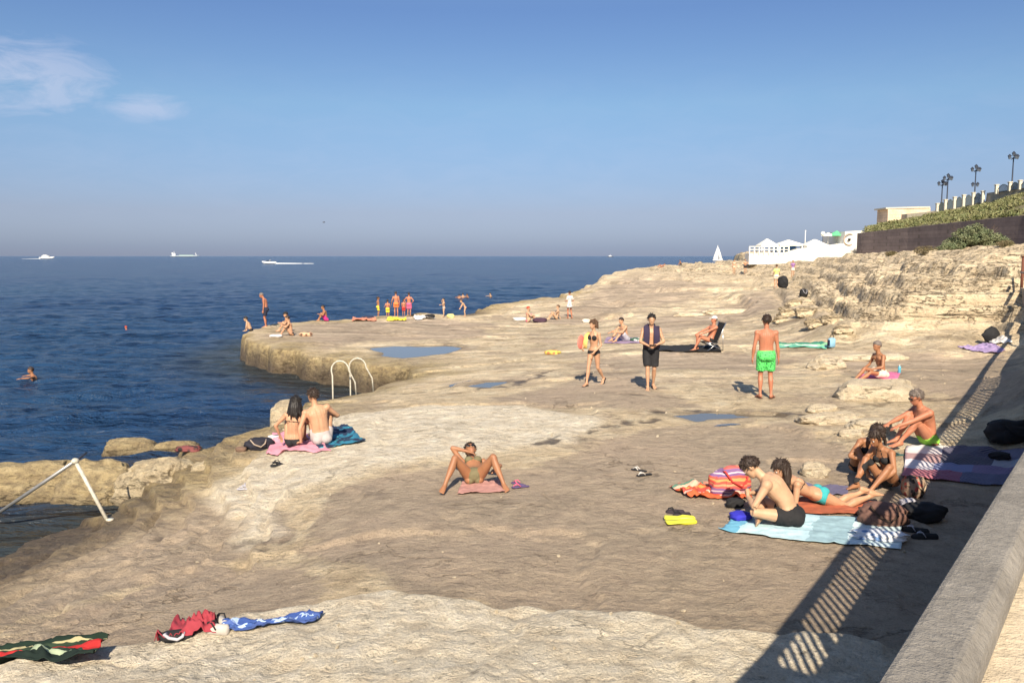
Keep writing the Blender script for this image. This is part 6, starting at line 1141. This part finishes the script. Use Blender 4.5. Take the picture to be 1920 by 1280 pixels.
def canopy(u0, u1, vt, ve, vb, label, mt, side=None, y=YT + 2):
    a = np.array(D(u0, ve, y)); b = np.array(D(u1, ve, y)); w_ = (b - a)[0]; h_ = (ve - vt) * y / FPX; dn = (vb - ve) * y / FPX; t_ = thing('canopy', label, 'canopy', tuple((a + b) / 2 - (0, 0, dn)), 0, 'canopies on the white terrace'); m = MB(); hw = w_ / 2; z0 = dn
    m.add([(-hw, -1.4, z0), (hw, -1.4, z0), (hw, 1.4, z0), (-hw, 1.4, z0), (-hw * .1, 0, z0 + h_), (hw * .1, 0, z0 + h_), (-hw, -1.4, z0 - .22), (hw, -1.4, z0 - .22), (hw, 1.4, z0 - .22), (-hw, 1.4, z0 - .22)], [(0, 1, 5, 4), (1, 2, 5), (2, 3, 4, 5), (3, 0, 4), (0, 6, 7, 1), (1, 7, 8, 2), (2, 8, 9, 3), (3, 9, 6, 0), (9, 8, 7, 6)]); m.build('roof', mt, t_)
    for sx in (-1, 1):
        for sy in (-1, 1): m = MB(); m.tube([(sx * (hw - .12), sy * 1.25, -.3), (sx * (hw - .12), sy * 1.25, z0 - .05)], .06, 8); m.build('leg', WP, t_, True)
    if side: m = MB(); m.box((0, 1.2, z0 * .5), (w_ * .9, .05, z0 * .85)); m.build('side_curtain', side, t_)
canopy(1422, 1454, 448, 460, 476, 'leftmost pointed white canopy on the terrace', WP); canopy(1456, 1500, 450, 458, 474, 'wide canopy with blue side curtain on the terrace', WP, cloth('pale_blue_curtain', (.16, .36, .72))); canopy(1506, 1548, 449, 460, 468, 'rightmost low canopy on the terrace', WP)
rg = thing('terrace_railing', 'white railing along the front of the terrace', 'railing', D(1405, 475, YT - .2)); ro = np.array(rg.location)
for k in range(9): a = np.array(D(1405 + k * 9.2, 475, YT - .2)); m = MB(); m.box(a - ro + (0, 0, .45), (.14, .14, 1.0)); m.build('post', WP, rg)
m = MB()
for z_ in (.9, .5): m.tube([np.array((0, 0, z_)), np.array(D(1480, 475, YT - .2)) - ro + (0, 0, z_)], .06, 6)
m.build('rails', WP, rg)
um = thing('parasol', 'green parasol above the right end of the white terrace', 'parasol', D(1568, 458, YT + 3)); m = MB(); m.tube([(0, 0, 0), (0, 0, 1.7)], .05, 8); m.build('pole', WP, um, True); m = MB(); m.loft([((0, 0, 1.15), (1, 0, 0), (0, 1, 0), 1.35, 1.35), ((0, 0, 1.45), (1, 0, 0), (0, 1, 0), .8, .8), ((0, 0, 1.85), (1, 0, 0), (0, 1, 0), .05, .05)], 8); m.build('shade', cloth('bright_green_cloth', (.12, .55, .24)), um)
um = thing('parasol', 'white parasol beside the green one on the terrace', 'parasol', D(1552, 460, YT + 3)); m = MB(); m.tube([(0, 0, 0), (0, 0, 1.7)], .05, 8); m.build('pole', WP, um, True); m = MB(); m.loft([((0, 0, 1.25), (1, 0, 0), (0, 1, 0), 1.0, 1.0), ((0, 0, 1.5), (1, 0, 0), (0, 1, 0), .6, .6), ((0, 0, 1.75), (1, 0, 0), (0, 1, 0), .05, .05)], 8); m.build('shade', WP, um)
fp = thing('flagpole', 'thin white mast between the canopies on the terrace', 'mast', D(1509, 470, YT)); m = MB(); m.tube([(0, 0, 0), (0, 0, 2.6)], .05, 8); m.build('pole', WP, fp, True); m = MB(); m.ell((0, 0, 2.65), (.09, .09, .09)); m.build('finial', WP, fp, True)
fp = thing('floodlight', 'white globe lamp on a pole above the terrace', 'lamp', D(1542, 462, YT + 2)); m = MB(); m.tube([(0, 0, 0), (0, 0, 1.6)], .04, 8); m.build('pole', LAMP, fp, True); m = MB(); m.ell((0, 0, 1.75), (.3, .3, .28)); m.build('globe', WP, fp, True)
# long dark crack in front of the terrace is cut by these two kerb blocks
# ------------------------------------------------------------ boats
HULL = M('white_hull', (.78, .78, .76), .35, bs=0.0); GLS = M('boat_window', (.05, .07, .10), .1); FOAM = M('foam_white', (.85, .87, .88), .8, bs=.6, bd=.03, bscale=12)
def boat(name, label, cat, u, y, L_, yaw, build):
    d = ray(u, 480); x = d[0] / d[1] * y; t_ = thing(name, label, cat, (x, y, SEA), yaw); build(t_, L_); return t_
def hull(t_, L_, w, h, mt, name='hull'):
    m = MB(); m.loft([((-L_ / 2, 0, h * .55), (0, 1, 0), (0, 0, 1), w * .42, h * .42), ((-L_ * .45, 0, h * .5), (0, 1, 0), (0, 0, 1), w * .5, h * .5), ((L_ * .1, 0, h * .5), (0, 1, 0), (0, 0, 1), w * .5, h * .5), ((L_ * .35, 0, h * .62), (0, 1, 0), (0, 0, 1), w * .32, h * .55), ((L_ * .5, 0, h * .95), (0, 1, 0), (0, 0, 1), w * .03, h * .25)], 16); return m.build(name, mt, t_, True)
def wake(t_, L_, a, b, w0, w1):
    m = MB(); rr = random.Random(4)
    for k in range(60): f = rr.random(); m.ell((-(a + (b - a) * f), rr.uniform(-1, 1) * (w0 + (w1 - w0) * f), .1), (rr.uniform(.5, 1) * (b - a) / 22, rr.uniform(.3, 1) * w0, .12 + .25 * (1 - f)), n=8, m=5)
    o = m.build('wake_foam', FOAM, None, True); o.location = t_.location; o.rotation_euler = t_.rotation_euler; return tag(o, 'white foam wake trailing behind the %s' % t_['category'] + (' at the far left' if t_.location[0] < -700 else ' right of the cargo ship'), 'wake', kind='stuff')
def motor(t_, L_):
    hull(t_, L_, L_ * .25, L_ * .12, HULL); m = MB(); m.box((-L_ * .08, 0, L_ * .16), (L_ * .5, L_ * .18, L_ * .1), bev=L_ * .02); m.build('cabin', HULL, t_, True); m = MB(); m.box((-L_ * .12, 0, L_ * .235), (L_ * .28, L_ * .14, L_ * .05), bev=L_ * .012); m.build('flybridge', HULL, t_, True); m = MB(); m.box((-L_ * .05, 0, L_ * .17), (L_ * .46, L_ * .186, L_ * .03)); m.build('window_band', GLS, t_)
b = boat('motor_yacht', 'white motor yacht on the horizon at the far left', 'motor yacht', 88, 1350, 24, 0, motor); wake(b, 24, 10, 40, 2.0, 1.2)
def cargo(t_, L_):
    hull(t_, L_, 18, 7, M('ship_hull', (.30, .36, .42), .6)); m = MB(); m.box((-L_ * .38, 0, 12), (L_ * .12, 14, 12), bev=1); m.build('bridge', HULL, t_); m = MB(); m.box((L_ * .05, 0, 8), (L_ * .5, 12, 3), bev=.5); m.build('hatches', M('ship_green', (.35, .5, .42), .6), t_)
    m = MB(); m.tube([(-L_ * .38, 0, 18), (-L_ * .38, 0, 28)], .8, 6); m.build('mast', HULL, t_); m = MB(); m.tube([(L_ * .40, 0, 6), (L_ * .36, 0, 20)], 1.2, 6); m.build('derrick', HULL, t_); m = MB(); m.box((-L_ * .44, 0, 19), (5, 5, 5)); m.build('funnel', HULL, t_)
boat('cargo_ship', 'pale cargo ship on the horizon left of the speedboat', 'cargo ship', 347, 4200, 142, R(4), cargo)
def speed(t_, L_): hull(t_, L_, 2.6, 1.3, HULL); m = MB(); m.box((L_ * .02, 0, 1.6), (L_ * .3, 1.8, .9), bev=.2); m.build('windscreen', GLS, t_, True); m = MB(); m.tube([(-L_ * .1, -.9, 1.3), (-L_ * .1, -.9, 2.4), (-L_ * .1, .9, 2.4), (-L_ * .1, .9, 1.3)], .08, 8); m.build('roll_bar', HULL, t_, True)
b = boat('speedboat', 'small white speedboat trailing a long wake across the blue sea', 'speedboat', 504, 500, 8.6, math.pi, speed); wake(b, 8.6, 3.5, 27, .7, .5)
def small(t_, L_): hull(t_, L_, 7, 3.5, M('dark_hull', (.10, .12, .16), .5)); m = MB(); m.box((-L_ * .1, 0, 5), (L_ * .4, 5, 4), bev=.5); m.build('cabin', HULL, t_); m = MB(); m.tube([(0, 0, 6), (0, 0, 13)], .3, 6); m.build('mast', HULL, t_)
boat('fishing_boat', 'tiny dark hulled boat with white cabin on the horizon at the centre', 'fishing boat', 1145, 3600, 28, 0, small)
def sail(t_, L_):
    hull(t_, L_, 3, 1.6, HULL); m = MB(); m.tube([(0, 0, 1), (0, 0, 15)], .1, 8); m.build('mast', STEEL, t_, True); m = MB(); V = []
    for k in range(9):
        f = k / 8; V += [(-.1 - (1 - f) * 4.2, .12 + .25 * math.sin(f * 3.1), 1.8 + f * 13), (.0, 0, 1.8 + f * 13)]
    m.add(V, [(2 * k, 2 * k + 1, 2 * k + 3, 2 * k + 2) for k in range(8)]); o = m.build('mainsail', M('sailcloth', (.85, .85, .82), .8), t_, True); md = o.modifiers.new('t', 'SOLIDIFY'); md.thickness = .05
    m = MB(); m.add([(.2, 0, 13), (4.2, .1, 1.8), (.3, .3, 2)], [(0, 1, 2)]); o = m.build('jib', bpy.data.materials['sailcloth'], t_, True); md = o.modifiers.new('t', 'SOLIDIFY'); md.thickness = .05
boat('sailing_boat', 'sailing boat with white sails behind the rocky skyline', 'sailing boat', 1346, 760, 9, R(-12), sail)
# gull
m = MB(); g = D(607, 417, 120); bd = thing('gull', 'tiny dark sea bird flying above the horizon', 'bird', g, R(30)); m.loft([((-.22, 0, 0), (0, 1, 0), (0, 0, 1), .02, .02), ((-.05, 0, 0), (0, 1, 0), (0, 0, 1), .06, .05), ((.12, 0, .01), (0, 1, 0), (0, 0, 1), .05, .045), ((.2, 0, .03), (0, 1, 0), (0, 0, 1), .03, .03), ((.26, 0, .02), (0, 1, 0), (0, 0, 1), .008, .008)], 10)
for sg in (-1, 1): m.loft([((.03, sg * .03, .02), (1, 0, 0), (0, 0, 1), .07, .012), ((.05, sg * .22, .10), (1, 0, 0), (0, 0, 1), .06, .01), ((-.02, sg * .48, .06), (1, 0, 0), (0, 0, 1), .015, .005)], 8)
m.build('body', M('gull_grey', (.12, .12, .13), .7), bd, True)
bpy.data.scenes.remove(_rs)
